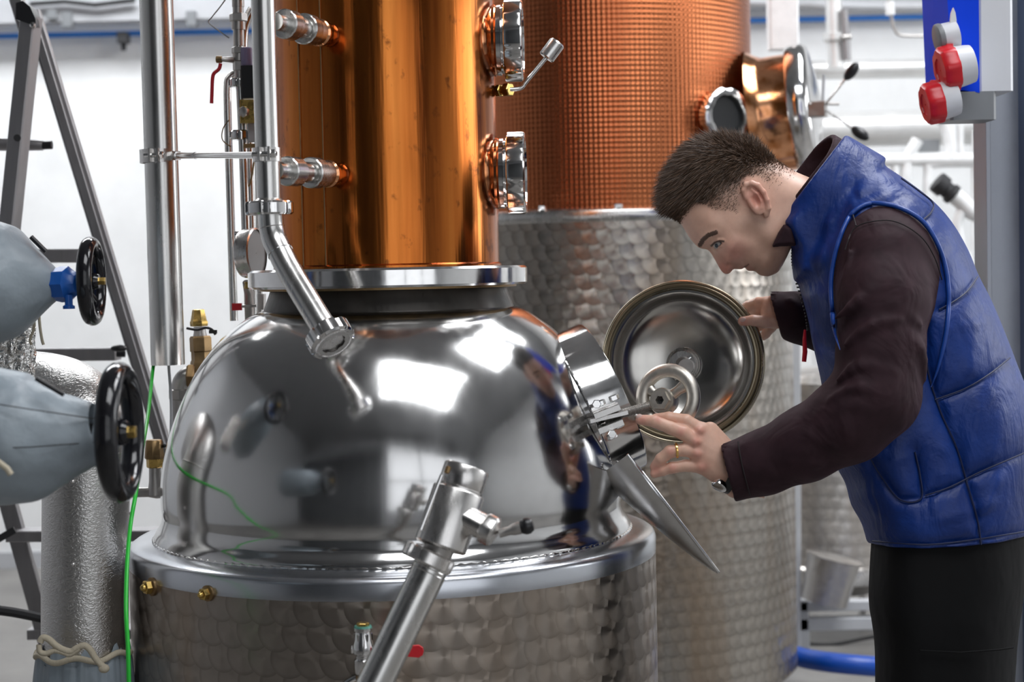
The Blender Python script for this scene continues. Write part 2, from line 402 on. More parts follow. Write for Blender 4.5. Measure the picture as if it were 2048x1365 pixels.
# sample lever
a = P(994, 182, 3.13); b = P(1022, 179, 3.11)
lv = MB(); lv.hexnut(a, a.lerp(b, .35), 13*S(3.1)); lv.tube([a.lerp(b, .3), a.lerp(b, .6)], 9*S(3.1), 16); lv.hexnut(a.lerp(b, .55), b, 14*S(3.1))
L = lv.build('sample_cock', M_brass, still, label='brass sample cock with steel lever')
pts = [P(*q, 3.1) for q in [(1020, 179), (1036, 178), (1045, 174), (1053, 163), (1093, 115)]]
MB().tube(spl(pts, 4), 4.2*S(3.1), 12).build('lever', M_steel, L)
a, b = P(1092, 116, 3.1), P(1116, 84, 3.1); t_ = (b-a)
MB().lathe([(14*S(3.1), 0), (16.5*S(3.1), .002), (16.5*S(3.1), t_.length-.003), (13.5*S(3.1), t_.length)], a, t_, 32, cap=True).build('lever_knob', M_steel, L)
# unions at the left of the column
def inlet(x0, y0, x1, y1):
    a = P(x0, y0, 2.80); b = P(x1, y1, 2.975); t_ = (b-a); L = t_.length; s = S(2.88); ax = t_.normalized()
    r = MB().lathe([(17*s, -.02), (17*s, L)], a, ax, 32, cap=True).build('inlet_union', M_pipe, still, label='row of steel unions on copper inlet stub')
    def nut(f0, f1, rr):
        MB().lathe([(17*s, L*f0), (rr*s-.002, L*f0), (rr*s, L*f0+.002), (rr*s, L*f1-.002), (rr*s-.002, L*f1), (17*s, L*f1)], a, ax, 48, notch(4, .1, .04)).build('union_nut', M_pipe, r)
    nut(.05, .22, 29); MB().lathe([(17*s, L*.22), (21*s, L*.24), (21*s, L*.40), (17*s, L*.42)], a, ax, 32).build('sleeve', M_pipe, r)
    nut(.42, .56, 31)
    MB().lathe([(20*s, L*.56), (27*s, L*.58), (27*s, L*.68), (22*s, L*.70)], a, ax, 32).build('ferrule', M_steel, r)
    MB().lathe([(22*s, L*.70), (28*s, L*.72), (27*s, L*.78), (21*s, L*.84), (24*s, L*.92), (36*s, L*1.0), (38*s, L*1.08)], a, ax, 40).build('copper_stub', M_copper2, r)
inlet(562, 46, 664, 72); inlet(566, 342, 688, 350)
# brass plugs on the drum
def drum_pt(px, py):
    for i in range(2000):
        q = P(px, py, 2.55+i*.0005)
        if math.hypot(q.x-CX, q.y-DS) < Rw(529): return q
    return q
for px, py, r_ in ((306, 1174, 15), (417, 1187, 13)):
    q = drum_pt(px, py); d = Vector((q.x-CX, q.y-DS, 0)).normalized(); s = S(q.y)
    g = MB().lathe([(r_*1.25*s, -.004), (r_*1.25*s, .004), (r_*.9*s, .006)], q, d, 32, cap=True).build('brass_plug', M_bronze, still, label='small brass plug near the top of the drum')
    MB().hexnut(q+d*.004, q+d*.016, r_*.95*s).build('hex_head', M_brass, g)
    MB().lathe([(r_*.5*s, .014), (r_*.5*s, .019), (r_*.3*s, .022)], q, d, 20, cap=True).build('spindle', M_brass, g)
# port ring low on the drum
q = drum_pt(742, 1425); d = Vector((q.x-CX, q.y-DS, 0)).normalized()
MB().torus(q+d*.004, d, 76*S(2.68), .006, 64, 10).build('port_ring', M_chrome, still)
MB().lathe([(74*S(2.68), .002), (60*S(2.68), .010), (.001, .018)], q, d, 48).build('port_cover', M_bronze, still)
# small ball valve, lower front
DV = 2.60; s = S(DV)
bv = root('ball_valve', P(727, 1420, DV), 'small steel ball valve with red lever on the front of the drum', 'valve')
mb = MB(); X = lambda x, y, d=DV: P(x, y, d)
mb.lathe([(16*s, 0), (20*s, .004), (20*s, 30*s), (16*s, 34*s), (16*s, 40*s), (21*s, 44*s), (22*s, 60*s), (18*s, 72*s), (17*s, 88*s), (19*s, 90*s), (19*s, 96*s)], X(728, 1350), (0, 0, 1), 24, cap=True)
mb.ball(X(728, 1302), (20*s, 20*s, 18*s)); mb.hexnut(X(728, 1340), X(727, 1318), 20*s); mb.hexnut(X(727, 1290), X(726, 1266), 19*s)
mb.tube([X(745, 1303), X(775, 1303)], 7*s, 12); mb.tube([X(710, 1300), X(703, 1300)], 9*s, 6); mb.build('valve_body', M_chrome, bv)
MB().lathe([(17*s, 0), (19*s, 3*s), (17*s, 8*s)], X(726, 1260), (0, 0, 1), 24, cap=True).build('sealing_ring', mat('green_seal', (.10, .30, .24), .3, .4), bv)
MB().hexnut(X(726, 1254), X(726, 1246), 13*s).build('brass_cap', M_brass, bv)
MB().lathe([(17*s, 0), (17*s, 40*s)], X(729, 1390), (0, 0, 1), 24, cap=True).build('brass_stub', M_bronze, bv)
lev = MB(); a = X(760, 1304, DV-.01); b = X(846, 1303, DV-.01)
pl = [(0, -6*s), (30*s, -8*s), (78*s, -12*s), (86*s, -7*s), (88*s, 0), (86*s, 7*s), (78*s, 12*s), (30*s, 9*s), (0, 7*s)]
lev.prism(pl, a, b-a, (0, 0, 1), -.004, .004); lev.build('lever', M_red, bv)

# ------------------------------------------------------------------ manhole: collar, chute, hinge bolts, lid
sm = S(3.08)
phi = .16; el = .395
AX = Vector((math.cos(el)*math.cos(phi), math.cos(el)*math.sin(phi), math.sin(el))).normalized()
# rim plane top edge seen at (1163,647), rim bottom about (1282,935)
MC = P(1222, 792, 3.13)
RM = 158*S(3.13)
man = MB().lathe([(RM-.004, -.22), (RM, -.22), (RM, -.002), (RM-.001, 0), (RM-.004, 0), (RM-.004, -.20)], MC, AX, 128).build('manhole_collar', M_chrome, still, label='short bright steel collar tilted out of the dome')
# fillet skirt where the collar meets the dome
MB().lathe([(RM+.022, -.155), (RM+.012, -.115), (RM+.005, -.088), (RM+.001, -.070)], MC, AX, 128).build('collar_skirt', M_dome, man)
mb = MB(); rings = []; n = 260
for i in range(n):
    a = 2*PI*i/n; xx = frame_x(AX); yy = AX.cross(xx); d = xx*math.cos(a)+yy*math.sin(a); rr = .0024+random.uniform(-.0006, .0008)
    rings.append([MC+AX*(-.069)+d*(RM+.001+rr*math.cos(b))+AX*(rr*math.sin(b)) for b in [2*PI*k/6 for k in range(6)]])
mb.loft(rings, False, True).build('weld_seam', M_chrome, man)
# chute: tapering half pipe trough
mb = MB(); rings_o = []; rings_i = []
A0 = P(1254, 908, 3.00); A1 = P(1441, 1152, 2.98)
tdir = (A1-A0).normalized(); side = Vector((0, 1, 0)); side = (side-tdir*side.dot(tdir)).normalized(); dn = tdir.cross(side)
if dn.z > 0: dn = -dn
N = 26; s = S(3.0)
def chute_ring(f, k, inner):
    c = A0.lerp(A1, f); wid = (92*(1-f)**.75+3)*s; dep = (76*(1-f)**.8+3)*s; th = 0 if not inner else .0035
    out = []
    for i in range(17):
        a = PI*i/16
        out.append(c+side*(.045+(-math.cos(a))*(wid-th))+dn*(math.sin(a)**.8*(dep-th)))
    return out
for k in range(N):
    f = k/(N-1); rings_o.append(chute_ring(f, k, False)+chute_ring(f, k, True)[::-1])
mb.loft(rings_o).build('chute', M_dull, man, label='tapering steel pouring chute below the manhole')
mb = MB(); lip = [chute_ring(k/(N-1), k, False)[0]+Vector((0, -.0005, .001)) for k in range(N)]; mb.tube(lip, .0026, 8).build('chute_lip', M_chrome, man)
mb = MB(); lip = [chute_ring(k/(N-1), k, False)[16]+Vector((0, 0, .001)) for k in range(N)]; mb.tube(lip, .0026, 8).build('chute_lip', M_chrome, man)
mb = MB()
for i in range(9): mb.ball(P(1236+i*.8+random.uniform(-2, 2), 925+i*3.4, 2.995), random.uniform(.0025, .004), 8, 6)
mb.build('weld_spatter', M_chrome, man)
# clamp bracket with bolts
db = 2.955; s = S(db)
br = MB(); ux = (P(1240, 806, db)-P(1188, 826, db)).normalized(); uz = Vector((ux.z*-1, 0, ux.x))
for (x0, y0), hw in (((1213, 822), 27), ((1221, 852), 26)):
    c = P(x0, y0, db); br.beam(c-ux*hw*s, c+ux*hw*s, .05, 13*s, uz)
br.beam(P(1180, 842, db+.01), P(1255, 824, db+.01), .03, 9*s, uz)
BR = br.build('hinge_bracket', M_steel, man)
for x0, y0, up in ((1203, 812, 1), (1230, 801, 1), (1222, 868, -1), (1235, 846, -1)):
    c = P(x0, y0, db-.006); MB().hexnut(c, c+uz*up*11*s, 10.5*s).build('bolt', M_chrome, BR)
for x0, y0 in ((1224, 868), (1193, 808)):
    c = P(x0, y0, db-.028); MB().hexnut(c, c+Vector((0, -.010, 0)), 9*s).build('bolt', M_chrome, BR)
# threaded rod
a, b = P(1208, 838, 2.965), P(1300, 812, 2.965)
rod = MB(); L = (b-a).length; n = int(L/.0011); rod.lathe([((9.6 if i % 2 else 8.4)*s, L*i/n) for i in range(n+1)], a, b-a, 20, cap=True)
SB = rod.build('threaded_rod', M_dull, man)
# handwheel
hw = root('handwheel', P(1335, 795, 2.965), 'cast steel handwheel with three spokes beside the open lid', 'handwheel')
hc = P(1336, 796, 2.965); hax = Vector((-.46, -.87, .16)).normalized(); xx = frame_x(hax); yy = hax.cross(xx); RH = 55*S(2.965)
MB().torus(hc, hax, RH, 14*S(2.965), 72, 18, .95).build('rim', M_cast, hw)
hb = hc-hax*.006+(P(1325, 802, 2.965)-P(1336, 796, 2.965))
for k in range(3):
    a = PI*(.5)+2*PI*k/3+.1; d = xx*math.cos(a)+yy*math.sin(a)
    MB().loft([[q+v1*(w_*math.cos(t_))+hax*(.0075*math.sin(t_)) for t_ in [2*PI*j/14 for j in range(14)]] for q, v1, w_ in
               [(hb+(hc+d*RH*.95-hb)*f, d.cross(hax), w_) for f, w_ in ((0, .014), (.3, .010), (.6, .009), (.85, .012), (1, .02))]]).build('spoke', M_cast, hw)
MB().lathe([(9*s, -.016), (25*s, -.016), (26*s, -.012), (26*s, .010), (24*s, .013), (9*s, .013), (8*s, .0), (8*s, -.016)], hb, hax, 40).build('hub', M_cast, hw)
MB().lathe([(8*s, .006), (9*s, .019), (20*s, .019), (21*s, .017), (21*s, .010)], hb, hax, 6).build('hub_nut', M_cast, hw)
MB().lathe([(8.8*s, .012), (.001, .0121)], hb, hax, 20).build('bore', M_dark, hw)
# lid
DL = 3.20; s = S(DL); LC = P(1364, 724, DL)
LX = Vector((-.20, -.975, .10)).normalized()
lid = root('manhole_lid', LC, 'round dished steel manhole lid held open by the man', 'lid')
MB().lathe([(x*s, h*s) for x, h in [(140, 0), (147, 6), (151, 6), (157, 2), (162, -2), (165, -8), (165, -22), (160, -27), (150, -27)]], LC, LX, 128).build('rim', grained('lid_rim', (.36, .31, .22), 1, .3, .06, 20, (1, 1, 1), .05), lid)
MB().torus(LC+LX*5*s, LX, 153*s, 4.2*s, 128, 10).build('gasket', grained('gasket_tan', (.20, .16, .10), .6, .35, .05, 20), lid)
MB().torus(LC+LX*3*s, LX, 160*s, 2.6*s, 128, 8).build('outer_bead', grained('bead', (.42, .36, .26), 1, .25, .05, 20, (1, 1, 1), 0), lid)
dish = [(147, 5), (144, 8), (140, 8), (136, 4), (133, -4)]+[(130*math.cos(t_), -6-48*math.sin(t_)) for t_ in [PI/2*i/14 for i in range(1, 14)]]+[(2, -54)]
MB().lathe([(x*s, h*s) for x, h in dish], LC, LX, 128).build('dish', M_dome if 0 else grained('steel_dish', (.52, .50, .47), 1, .20, .05, 6, (1, 1, 1), .1, .001), lid)
MB().lathe([(x*s, h*s) for x, h in [(150, -26), (120, -50), (60, -64), (2, -66)]], LC, LX, 96).build('outer_shell', M_steel, lid)
bo = LC+LX*(-52*s)+(P(1362, 728, DL)-LC)
bs_ = MB().lathe([(x*s, h*s) for x, h in [(36, 0), (34, 4), (31, 6), (30, 20), (27, 23), (2, 23)]], bo, LX, 48).build('boss', M_steel, lid)
MB().tube([bo+LX*18*s+(P(1340, 735, DL)-P(1364, 724, DL))*.9, bo+LX*18*s+(P(1384, 706, DL)-P(1364, 724, DL))*.8], 8*s, 12).build('cross_bar', M_chrome, bs_)
# stub arm from boss toward the wheel
MB().tube([bo+LX*12*s, bo+LX*40*s+(P(1392, 742, DL)-P(1364, 724, DL))*.3], [18*s, 16*s], 24).build('spindle', M_dull, bs_)
# ------------------------------------------------------------------ pipes beside the column
# tall hanging pipe
dp = 3.35; s = S(dp)
a, b = P(305, -230, dp), P(336, 730, dp); ax = (a-b).normalized(); rr = 33.5*s
tp = root('hanging_pipe', b, 'wide steel pipe hanging down left of the copper column, open at its foot', 'pipe')
L = (a-b).length
MB().lathe([(rr-.0025, .0), (rr, .0), (rr, L), (rr-.0025, L), (rr-.0025, .002)], b, ax, 64).build('pipe', M_pipe, tp)
# second pipe, elbowed
d2 = 2.76; s2 = S(d2)
ep = root('elbow_pipe', P(545, 420, d2), 'steel pipe running down past the column and bending over the dome', 'pipe')
pts = [P(518, -300, d2), P(530, 150, d2), P(538, 400, d2)]
MB().tube(pts, 24*s2, 48).build('pipe', M_pipe, ep)
path = [P(539, 400, d2), P(541, 430, d2), P(543, 455, d2), P(549, 480, d2-.004), P(561, 506, d2-.014), P(585, 552, d2-.036), P(655, 668, d2-.10)]
path = [tuple(p) for p in path]
sm_ = [Vector(q) for q in spl(path, 6)]
MB().tube(sm_, 25*s2, 48).build('elbow', M_pipe, ep)
for i in (12, 24):
    q = sm_[i]; t_ = (sm_[i+1]-sm_[i-1]).normalized(); MB().torus(q, t_, 25.2*s2, .0009, 48, 6).build('weld', M_chrome, ep)
def union(o, ax, r0, r1, L, mod, par, m=M_chrome, name='union_nut'):
    return MB().lathe([(r0, 0), (r1-.003, 0), (r1, .003), (r1, L-.003), (r1-.003, L), (r0, L)], o, ax, 96, mod).build(name, m, par)
union(P(539, 430, d2), (P(538, 403, d2)-P(539, 430, d2)), 24*s2, 48*s2, 27*s2, notch(6, .22, .09), ep)
MB().lathe([(24*s2, -.012), (30*s2, -.006), (30*s2, .0), (24*s2, .004)], P(538, 402, d2), (0, 0, 1), 48).build('ferrule', M_pipe, ep)
ct = (sm_[-1]-sm_[-3]).normalized(); cb = sm_[-1]
union(cb-ct*.004, ct, 25*s2, 47*s2, .026, notch(6, .22, .09), ep)
MB().lathe([(46*s2, .018), (38*s2, .0225), (34*s2, .0225), (33*s2, .0190), (.001, .0190)], cb, ct, 64).build('end_cap', M_steel, ep)
# clamps and tie rod
cl = root('pipe_clamp', P(425, 313, 3.1), 'steel tie rod clamped between the two tall pipes', 'clamp')
c1 = P(317, 313, dp); c2 = P(534, 310, d2)
def clampring(c, r, h, side):
    g = MB().lathe([(r, -h/2), (r+.0035, -h/2), (r+.0035, h/2), (r, h/2)], c, (0, 0, 1), 64, cap=False).build('clamp_ring', M_steel, cl)
    for k in (-1, 1):
        e = c+Vector((.008, -r-.008, 0)) if side else c+Vector((0, -r-.008, 0))
        MB().box(e+Vector((k*.008, 0, 0)), (.004, .022, h)).build('ear', M_steel, g)
    MB().tube([e-Vector((.02, 0, 0)), e+Vector((.02, 0, 0))], .004, 10).build('screw', M_chrome, g)
    MB().hexnut(e+Vector((.010, -.001, 0)), e+Vector((.018, -.001, 0)), .0075).build('nut', M_chrome, g)
clampring(c1, rr, .026, 0); clampring(c2, 24.3*s2, .022, 0)
ra, rb = c1+Vector((rr+.001, -.012, 0)), c2+Vector((-24*s2, 0, 0))
MB().tube([ra, ra.lerp(rb, .3), ra.lerp(rb, .301), rb], [.0065, .0065, .0058, .0058], 20).build('tie_rod', M_chrome, cl)
MB().hexnut(ra-Vector((.002, 0, 0)), ra.lerp(rb, .05), .010).build('nut', M_chrome, cl)
# two cables from the open pipe
g = root('earth_cable', P(306, 738, 3.34), 'bright green cable dropping from the hanging pipe past the black handwheel', 'cable')
MB().tube([Vector(q) for q in spl([tuple(P(x, y, d)) for x, y, d in [(312, 715, 3.35), (306, 738, 3.34), (296, 830, 3.2), (281, 920, 3.0), (272, 985, 2.8), (261, 1050, 2.75), (254, 1130, 2.68), (252, 1220, 2.62), (256, 1300, 2.6), (258, 1400, 2.6)]], 8)], 4.2*S(2.8), 10).build('cable', M_green, g)
g = root('grey_cable', P(340, 740, 3.36), 'thin grey cable hanging straight from the open steel pipe', 'cable')
MB().tube([Vector(q) for q in spl([tuple(P(x, y, 3.38)) for x, y in [(336, 712), (338, 740), (342, 800), (342, 860), (338, 930)]], 8)], 3*s, 8).build('cable', M_lgrey, g)

# ------------------------------------------------------------------ valve manifold behind the elbow pipe
dm = 3.34; s = S(dm)
vm = root('valve_manifold', P(485, 600, dm), 'cluster of thin steel pipes, valves and a dial gauge beside the column', 'pipework')
Q = lambda x, y, dd=0: P(x, y, dm+dd)
def pipe(pts, r, m=M_pipe, name='pipe', dd=0, n=18, lab=None):
    return MB().tube([Vector(q) for q in spl([tuple(Q(*p) if len(p) == 2 else Q(*p)) for p in pts], 6)], r*s, n).build(name, m, vm, label=lab)
pipe([(482, 150, .05), (470, 148, .05), (460, 156, .05), (455, 172, .05), (456, 250, .05), (462, 450, .05), (468, 642, .05)], 8)
pipe([(474, -60), (476, 60), (480, 170), (486, 300), (492, 480)], 8.5)
pipe([(505, 18, .03), (496, 34, .03), (488, 60, .03), (486, 95, .03)], 9)
pipe([(497, 200, .06), (500, 330, .06), (504, 478, .06)], 7)
pipe([(512, 200, .09), (515, 330, .09), (520, 640, .09)], 6)
pipe([(503, 560, .02), (505, 620, .02), (508, 660, .02)], 8.5)
def stack(x, rows, m):
    for y0, y1, r, k in rows:
        a_, b_ = Q(x+(y0-100)*.02, y0), Q(x+(y1-100)*.02, y1)
        if k == 'h': MB().hexnut(b_, a_, r*s).build('hex_fitting', m, vm)
        elif k == 'u': union(b_, a_-b_, 8*s, r*s, (a_-b_).length, notch(6, .25, .10), vm)
        else: MB().tube([b_, a_], r*s, 24).build('fitting', m, vm)
stack(478, [(-20, 14, 12, 'c'), (14, 28, 11, 'c'), (27, 44, 18, 'h'), (44, 60, 14, 'c'), (60, 92, 11, 'c'), (94, 108, 15, 'h'), (108, 122, 13, 'c'), (122, 142, 13, 'h'), (142, 156, 10, 'c')], M_dull)
stack(478, [(157, 175, 22, 'u'), (261, 280, 22, 'u')], M_chrome)
# ball valve stem and red handle
MB().tube([Q(466, 120, -.01), Q(450, 119, -.02), Q(440, 119, -.02)], [6*s, 5*s, 4*s], 12).build('valve_stem', M_dull, vm)
MB().lathe([(6*s, 0), (7*s, 1*s), (7*s, 11*s), (5*s, 12*s)], Q(444, 119, -.02), Q(430, 119, -.02)-Q(444, 119, -.02), 16, cap=True).build('brass_end', M_bronze, vm)
h = MB().tube([Vector(q) for q in spl([tuple(Q(*p)) for p in [(441, 127, -.02), (438, 138, -.02), (428, 147, -.02), (425, 158, -.02), (424, 182, -.02), (423, 207, -.02)]], 5)], 3.6*s, 10)
h.build('red_handle', M_redh, vm, label='dark red dipped valve handle')
pipe([(456, -8), (440, 14), (424, 34), (417, 44), (430, 56), (458, 76)], 1.3, M_dull, 'wire', n=6)
pipe([(458, 240), (446, 258), (445, 280), (462, 294)], 1.3, M_bronze, 'wire', n=6)
pipe([(490, 330), (492, 360), (498, 372), (504, 350), (508, 320)], 2, M_bronze, 'capillary', n=6)
# solenoid valve
MB().box(Q(497, 165, -.02), (26*s, 26*s, 64*s)).build('solenoid_coil', M_black, vm, label='black solenoid coil')
MB().lathe([(11*s, 0), (12*s, 2*s), (12*s, 34*s), (10*s, 36*s)], Q(494, 132, -.02), (0, 0, 1), 24, notch(10, .4, .06), cap=True).build('solenoid_cap', mat('lilac_cap', (.20, .17, .28), 0, .4), vm)
bb = MB().box(Q(497, 224, -.02), (30*s, 30*s, 46*s)); bb.build('brass_body', M_brass, vm)
MB().lathe([(12*s, 0), (11*s, .006), (7*s, .009)], Q(489, 224, -.03), (-.5, -.85, 0), 20, cap=True).build('plug', M_dull, vm)
MB().box(Q(507, 262, -.01), (20*s, 20*s, 44*s)).build('bracket', M_lgrey, vm)
MB().box(Q(500, 292, -.02), (24*s, 14*s, 8*s)).build('copper_tab', M_bronze, vm)
# dial gauge
ga = Vector((.96, -.26, .02)).normalized(); gc = Q(487, 508, -.05)
gg = MB().lathe([(.001, -.004), (40*s, -.004), (46*s, -.001), (48*s, .004), (48*s, 20*s), (50*s, 21*s), (50*s, 28*s), (47*s, 30*s)], gc, ga, 64).build('dial_gauge', M_steel, vm, label='steel dial gauge seen edge on')
MB().lathe([(47*s, 27*s), (1*s, 27*s)], gc, ga, 48).build('glass', mat('dial_grey', (.22, .22, .22), 0, .1), gg)
MB().hexnut(Q(496, 578, -.04), Q(496, 564, -.04), 8*s).build('stem_nut', M_brass, vm)
MB().tube([Q(492, 565, -.04), Q(498, 585, -.02), Q(500, 650, .0)], [7*s, 10*s, 10*s], 20).build('gauge_stem', M_dull, vm)
union(Q(470, 479, -.01), Q(492, 476, -.01)-Q(470, 479, -.01), 6*s, 9*s, 20*s, None, vm)
a_, b_ = Q(505, 562, -.1), Q(512, 520, -.1)
MB().tube([Q(507, 478, -.03), Q(488, 470, -.03), Q(470, 470, -.03)], 8*s, 16).build('tee', M_chrome, vm)
MB().tube([Q(523, 620, .08), Q(523, 588, .08)], 9*s, 16).build('hex_fitting', M_dull, vm)
MB().tube([Q(512, 612, -.03), Q(484, 613, -.03)], 3*s, 8).build('lever_rod', M_dull, vm)
MB().box(Q(474, 614, -.03), (19*s, 10*s, 14*s)).build('red_knob', M_red, vm, label='small square red knob')
# brass relief valves behind the dome
dr = 3.42; s = S(dr); Q = lambda x, y, dd=0: P(x, y, dr+dd)
rv = root('relief_valve', Q(402, 740), 'tall brass safety valve on a grey elbow rising behind the dome', 'valve')
ax = Q(398, 620)-Q(404, 745)
MB().lathe([(21*s, 0), (23*s, 4*s), (23*s, 40*s), (22*s, 45*s), (20*s, 48*s), (20*s, 64*s), (22*s, 66*s), (22*s, 92*s), (19*s, 96*s)], Q(405, 768), ax, 6, cap=True).build('valve_body', M_bronze, rv)
MB().lathe([(14*s, 0), (12*s, 8*s), (12*s, 18*s)], Q(400, 672), ax, 20, cap=True).build('neck', M_dull, rv)
MB().lathe([(17*s, 0), (18*s, 3*s), (18*s, 9*s), (16*s, 12*s), (12*s, 33*s), (10*s, 34*s)], Q(398, 653), ax, 6, cap=True).build('brass_cap', M_brass, rv)
MB().tube([Vector(q) for q in spl([tuple(Q(*p)) for p in [(374, 657, -.05), (395, 660, -.06), (412, 656, -.06), (424, 660, -.06), (431, 670, -.06)]], 5)], 2.6*s, 8).build('wire_tag', M_dark, rv)
MB().box(Q(426, 664, -.06), (16*s, 3*s, 7*s)).build('seal_tag', M_dark, rv)
MB().tube([Vector(q) for q in spl([tuple(Q(*p)) for p in [(408, 752), (385, 752), (368, 762), (362, 785), (362, 830), (366, 900)]], 6)], 21*s, 28).build('elbow', M_dull, rv)
MB().lathe([(22*s, 0), (25*s, 2*s), (25*s, 20*s), (22*s, 22*s)], Q(363, 800), (0, 0, 1), 8).build('collar', M_dull, rv)
MB().hexnut(Q(375, 752, -.01), Q(392, 752, -.01), 26*s, ch=.15).build('hex_fitting', M_bronze, rv)
dr = 3.25; s = S(dr)
rv = root('brass_vent', Q(312, 985), 'short brass vent valve on a steel tee left of the dome', 'valve')
MB().lathe([(19*s, 0), (20*s, 3*s), (17*s, 36*s), (15*s, 38*s)], Q(309, 918), (0, 0, 1), 8, cap=True).build('valve_body', M_bronze, rv)
MB().hexnut(Q(310, 936), Q(309, 914), 17*s).build('brass_nut', M_brass, rv)
MB().tube([Q(312, 990), Q(311, 962), Q(310, 950), Q(310, 932)], [17*s, 13*s, 12*s, 12*s], 20).build('neck', M_dull, rv)
MB().tube([Q(250, 986), Q(296, 985), Q(312, 983), Q(350, 980)], [10*s, 10*s, 15*s, 14*s], 20).build('tee', M_dull, rv)
MB().ball(Q(329, 892), 4*s, 10, 8).build('screw', M_dark, rv)

# ------------------------------------------------------------------ slanted pipe with cross valve in front
df = 2.42; s = S(df)
fp = root('sampling_pipe', P(700, 1500, df), 'slanted steel pipe with cylindrical valve body standing in front of the drum', 'pipe')
X = lambda x, y, dd=0: P(x, y, df+dd)
b0 = X(690, 1492, -.05); b1 = X(868, 1122, 0); top = X(930, 945, .025)
ax1 = (b1-b0).normalized(); ax2 = (top-X(876, 1104)).normalized()
MB().tube([b0, b0.lerp(b1, .5), b1], 36*s, 48).build('pipe', M_pipe, fp)
for f in (.955, .935): MB().torus(b0.lerp(b1, f), ax1, 36.2*s, .0009, 48, 6).build('weld', M_chrome, fp)
MB().tube([X(866, 1128), X(882, 1088)], 31*s, 32).build('neck', M_dull, fp)
union(X(850, 1130), ax1, 30*s, 54*s, 30*s, notch(4, .26, .09, .03), fp, M_steel)
MB().lathe([(x*s, h*s) for x, h in [(34, -2), (50, 0), (54, 4), (54, 118), (52, 121), (49, 122), (49, 126), (46, 128), (47, 130), (47, 168), (44, 172), (34, 172), (33, 168), (26, 168), (25, 160), (1, 160)]], X(880, 1096), ax2, 72).build('valve_body', M_steel, fp)
so = X(920, 1030); sax = (X(1000, 1072, -.02)-so).normalized()
MB().lathe([(x*s, h*s) for x, h in [(26, 20), (26, 70), (30, 74), (31, 76), (31, 96), (27, 100), (10, 100)]], X(905, 1022), sax, 32, notch(4, .22, .08), cap=True).build('side_stub', M_steel, fp)
kb = X(998, 1068, -.01); ke = X(1056, 1052, -.01); kd = (ke-kb).normalized()
MB().lathe([(9*s, 0), (9*s, 22*s), (12*s, 30*s), (13*s, 44*s), (10*s, 46*s)], kb, kd, 20, cap=True).build('lever', M_dull, fp)
MB().lathe([(8*s, 42*s), (13*s, 46*s), (17*s, 54*s), (17*s, 62*s), (12*s, 70*s), (3*s, 72*s)], kb, kd, 24, cap=True).build('ball_knob', M_black, fp)
a_ = X(858, 1060, -.02); b_ = X(900, 950, .0)
MB().tube([a_-Vector((.012, 0, 0)), b_-Vector((.012, 0, 0))], 3.5*s, 8).build('guide_rod', M_chrome, fp)
MB().lathe([(3*s, 0), (6*s, 2*s), (6*s, 14*s), (3*s, 16*s)], X(893, 948), ax2, 16, cap=True).build('pin', M_bronze, fp)
# ------------------------------------------------------------------ step ladder
lad = root('step_ladder', P(80, 1400, 4.0), 'tall aluminium step ladder standing open against the white wall', 'ladder')
def down(a, b, z=0.0):
    k = (z-a.z)/(b.z-a.z); return a+(b-a)*k
d = 4.0; s = S(d)
a, b = P(70, 40, d), P(330, 900, d); b = down(a, b)
M = M_alu
MB().beam(a+(a-b).normalized()*.02, b, 30*s, .022, (0, 1, 0)).build('rear_rail', M, lad)
MB().beam(a+(a-b).normalized()*.02-Vector((0, .012, 0)), b-Vector((0, .012, 0)), 30*s*.5, .02, (0, 1, 0)).build('rail_web', M, lad)
a2, b2 = P(-265, 0, d), P(95, 1285, d); b2 = down(a2, b2)
MB().beam(a2, b2, 34*s, .022, (0, 1, 0)).build('rear_rail', M, lad)
d1 = 3.75; s1 = S(d1)
a3, b3 = P(63, 34, d1), P(20, 450, d1); b3 = down(a3, b3, .0)
MB().beam(a3, b3, 34*s1, .035, (.35, 1, 0)).build('front_rail', M, lad)
MB().beam(P(22, -40, d1+.1), P(52, 60, d1+.1), 26*s1, .03, (0, 1, 0)).build('top_strut', M, lad)
cp = MB(); pl = [(-19, -20), (20, -34), (20, -20), (10, 4), (-4, 16), (-18, 12)]
cp.prism([(x*s1, y*s1) for x, y in pl], P(58, 22, d1)-Vector((0, .03, 0)), (1, 0, 0), (0, 0, 1), -.055, .0); cp.build('top_cap', M_black, lad)
MB().lathe([(6*s1, 0), (6*s1, .004), (3*s1, .007)], P(73, 54, d1)-Vector((0, .026, 0)), (0, -1, 0), 16, cap=True).build('rivet', M_chrome, lad)
MB().lathe([(7*s1, 0), (7*s1, .004), (4*s1, .004)], P(42, 278, d1)-Vector((0, .026, 0)), (0, -1, 0), 16, cap=True).build('rivet', M_dark, lad)
def rung(x0, y0, x1, y1, h, dd=0, tip=True, m=M):
    g = MB().beam(P(x0, y0, d+dd), P(x1, y1, d+dd), .07, h*S(d+dd), (0, 0, 1)).build('tread', m, lad)
    if tip: MB().tube([P(x1-2, y1, d+dd-.045), P(x1+14, y1, d+dd-.045)], 7*s, 10).build('end_plug', M_black, g)
rung(-200, 514, 190, 512, 27, .02)
rung(-160, 712, 236, 708, 25, .02)
rung(20, 1070, 420, 1068, 22, -.02, False)
rung(62, 1265, 500, 1262, 20, .02, False)
q = MB().tube([P(-150, 287, 3.9), P(40, 289, 3.9), P(86, 291, 3.9)], [14*S(3.9), 13*S(3.9), 10*S(3.9)], 16).build('tread', M, lad)
MB().tube([P(84, 291, 3.9), P(104, 290, 3.9)], 8.5*S(3.9), 12).build('end_plug', M_black, q)
MB().ball(P(238, 697, 3.93), (17*s, .01, 7*s), 14, 8).build('end_plug', M_black, lad)
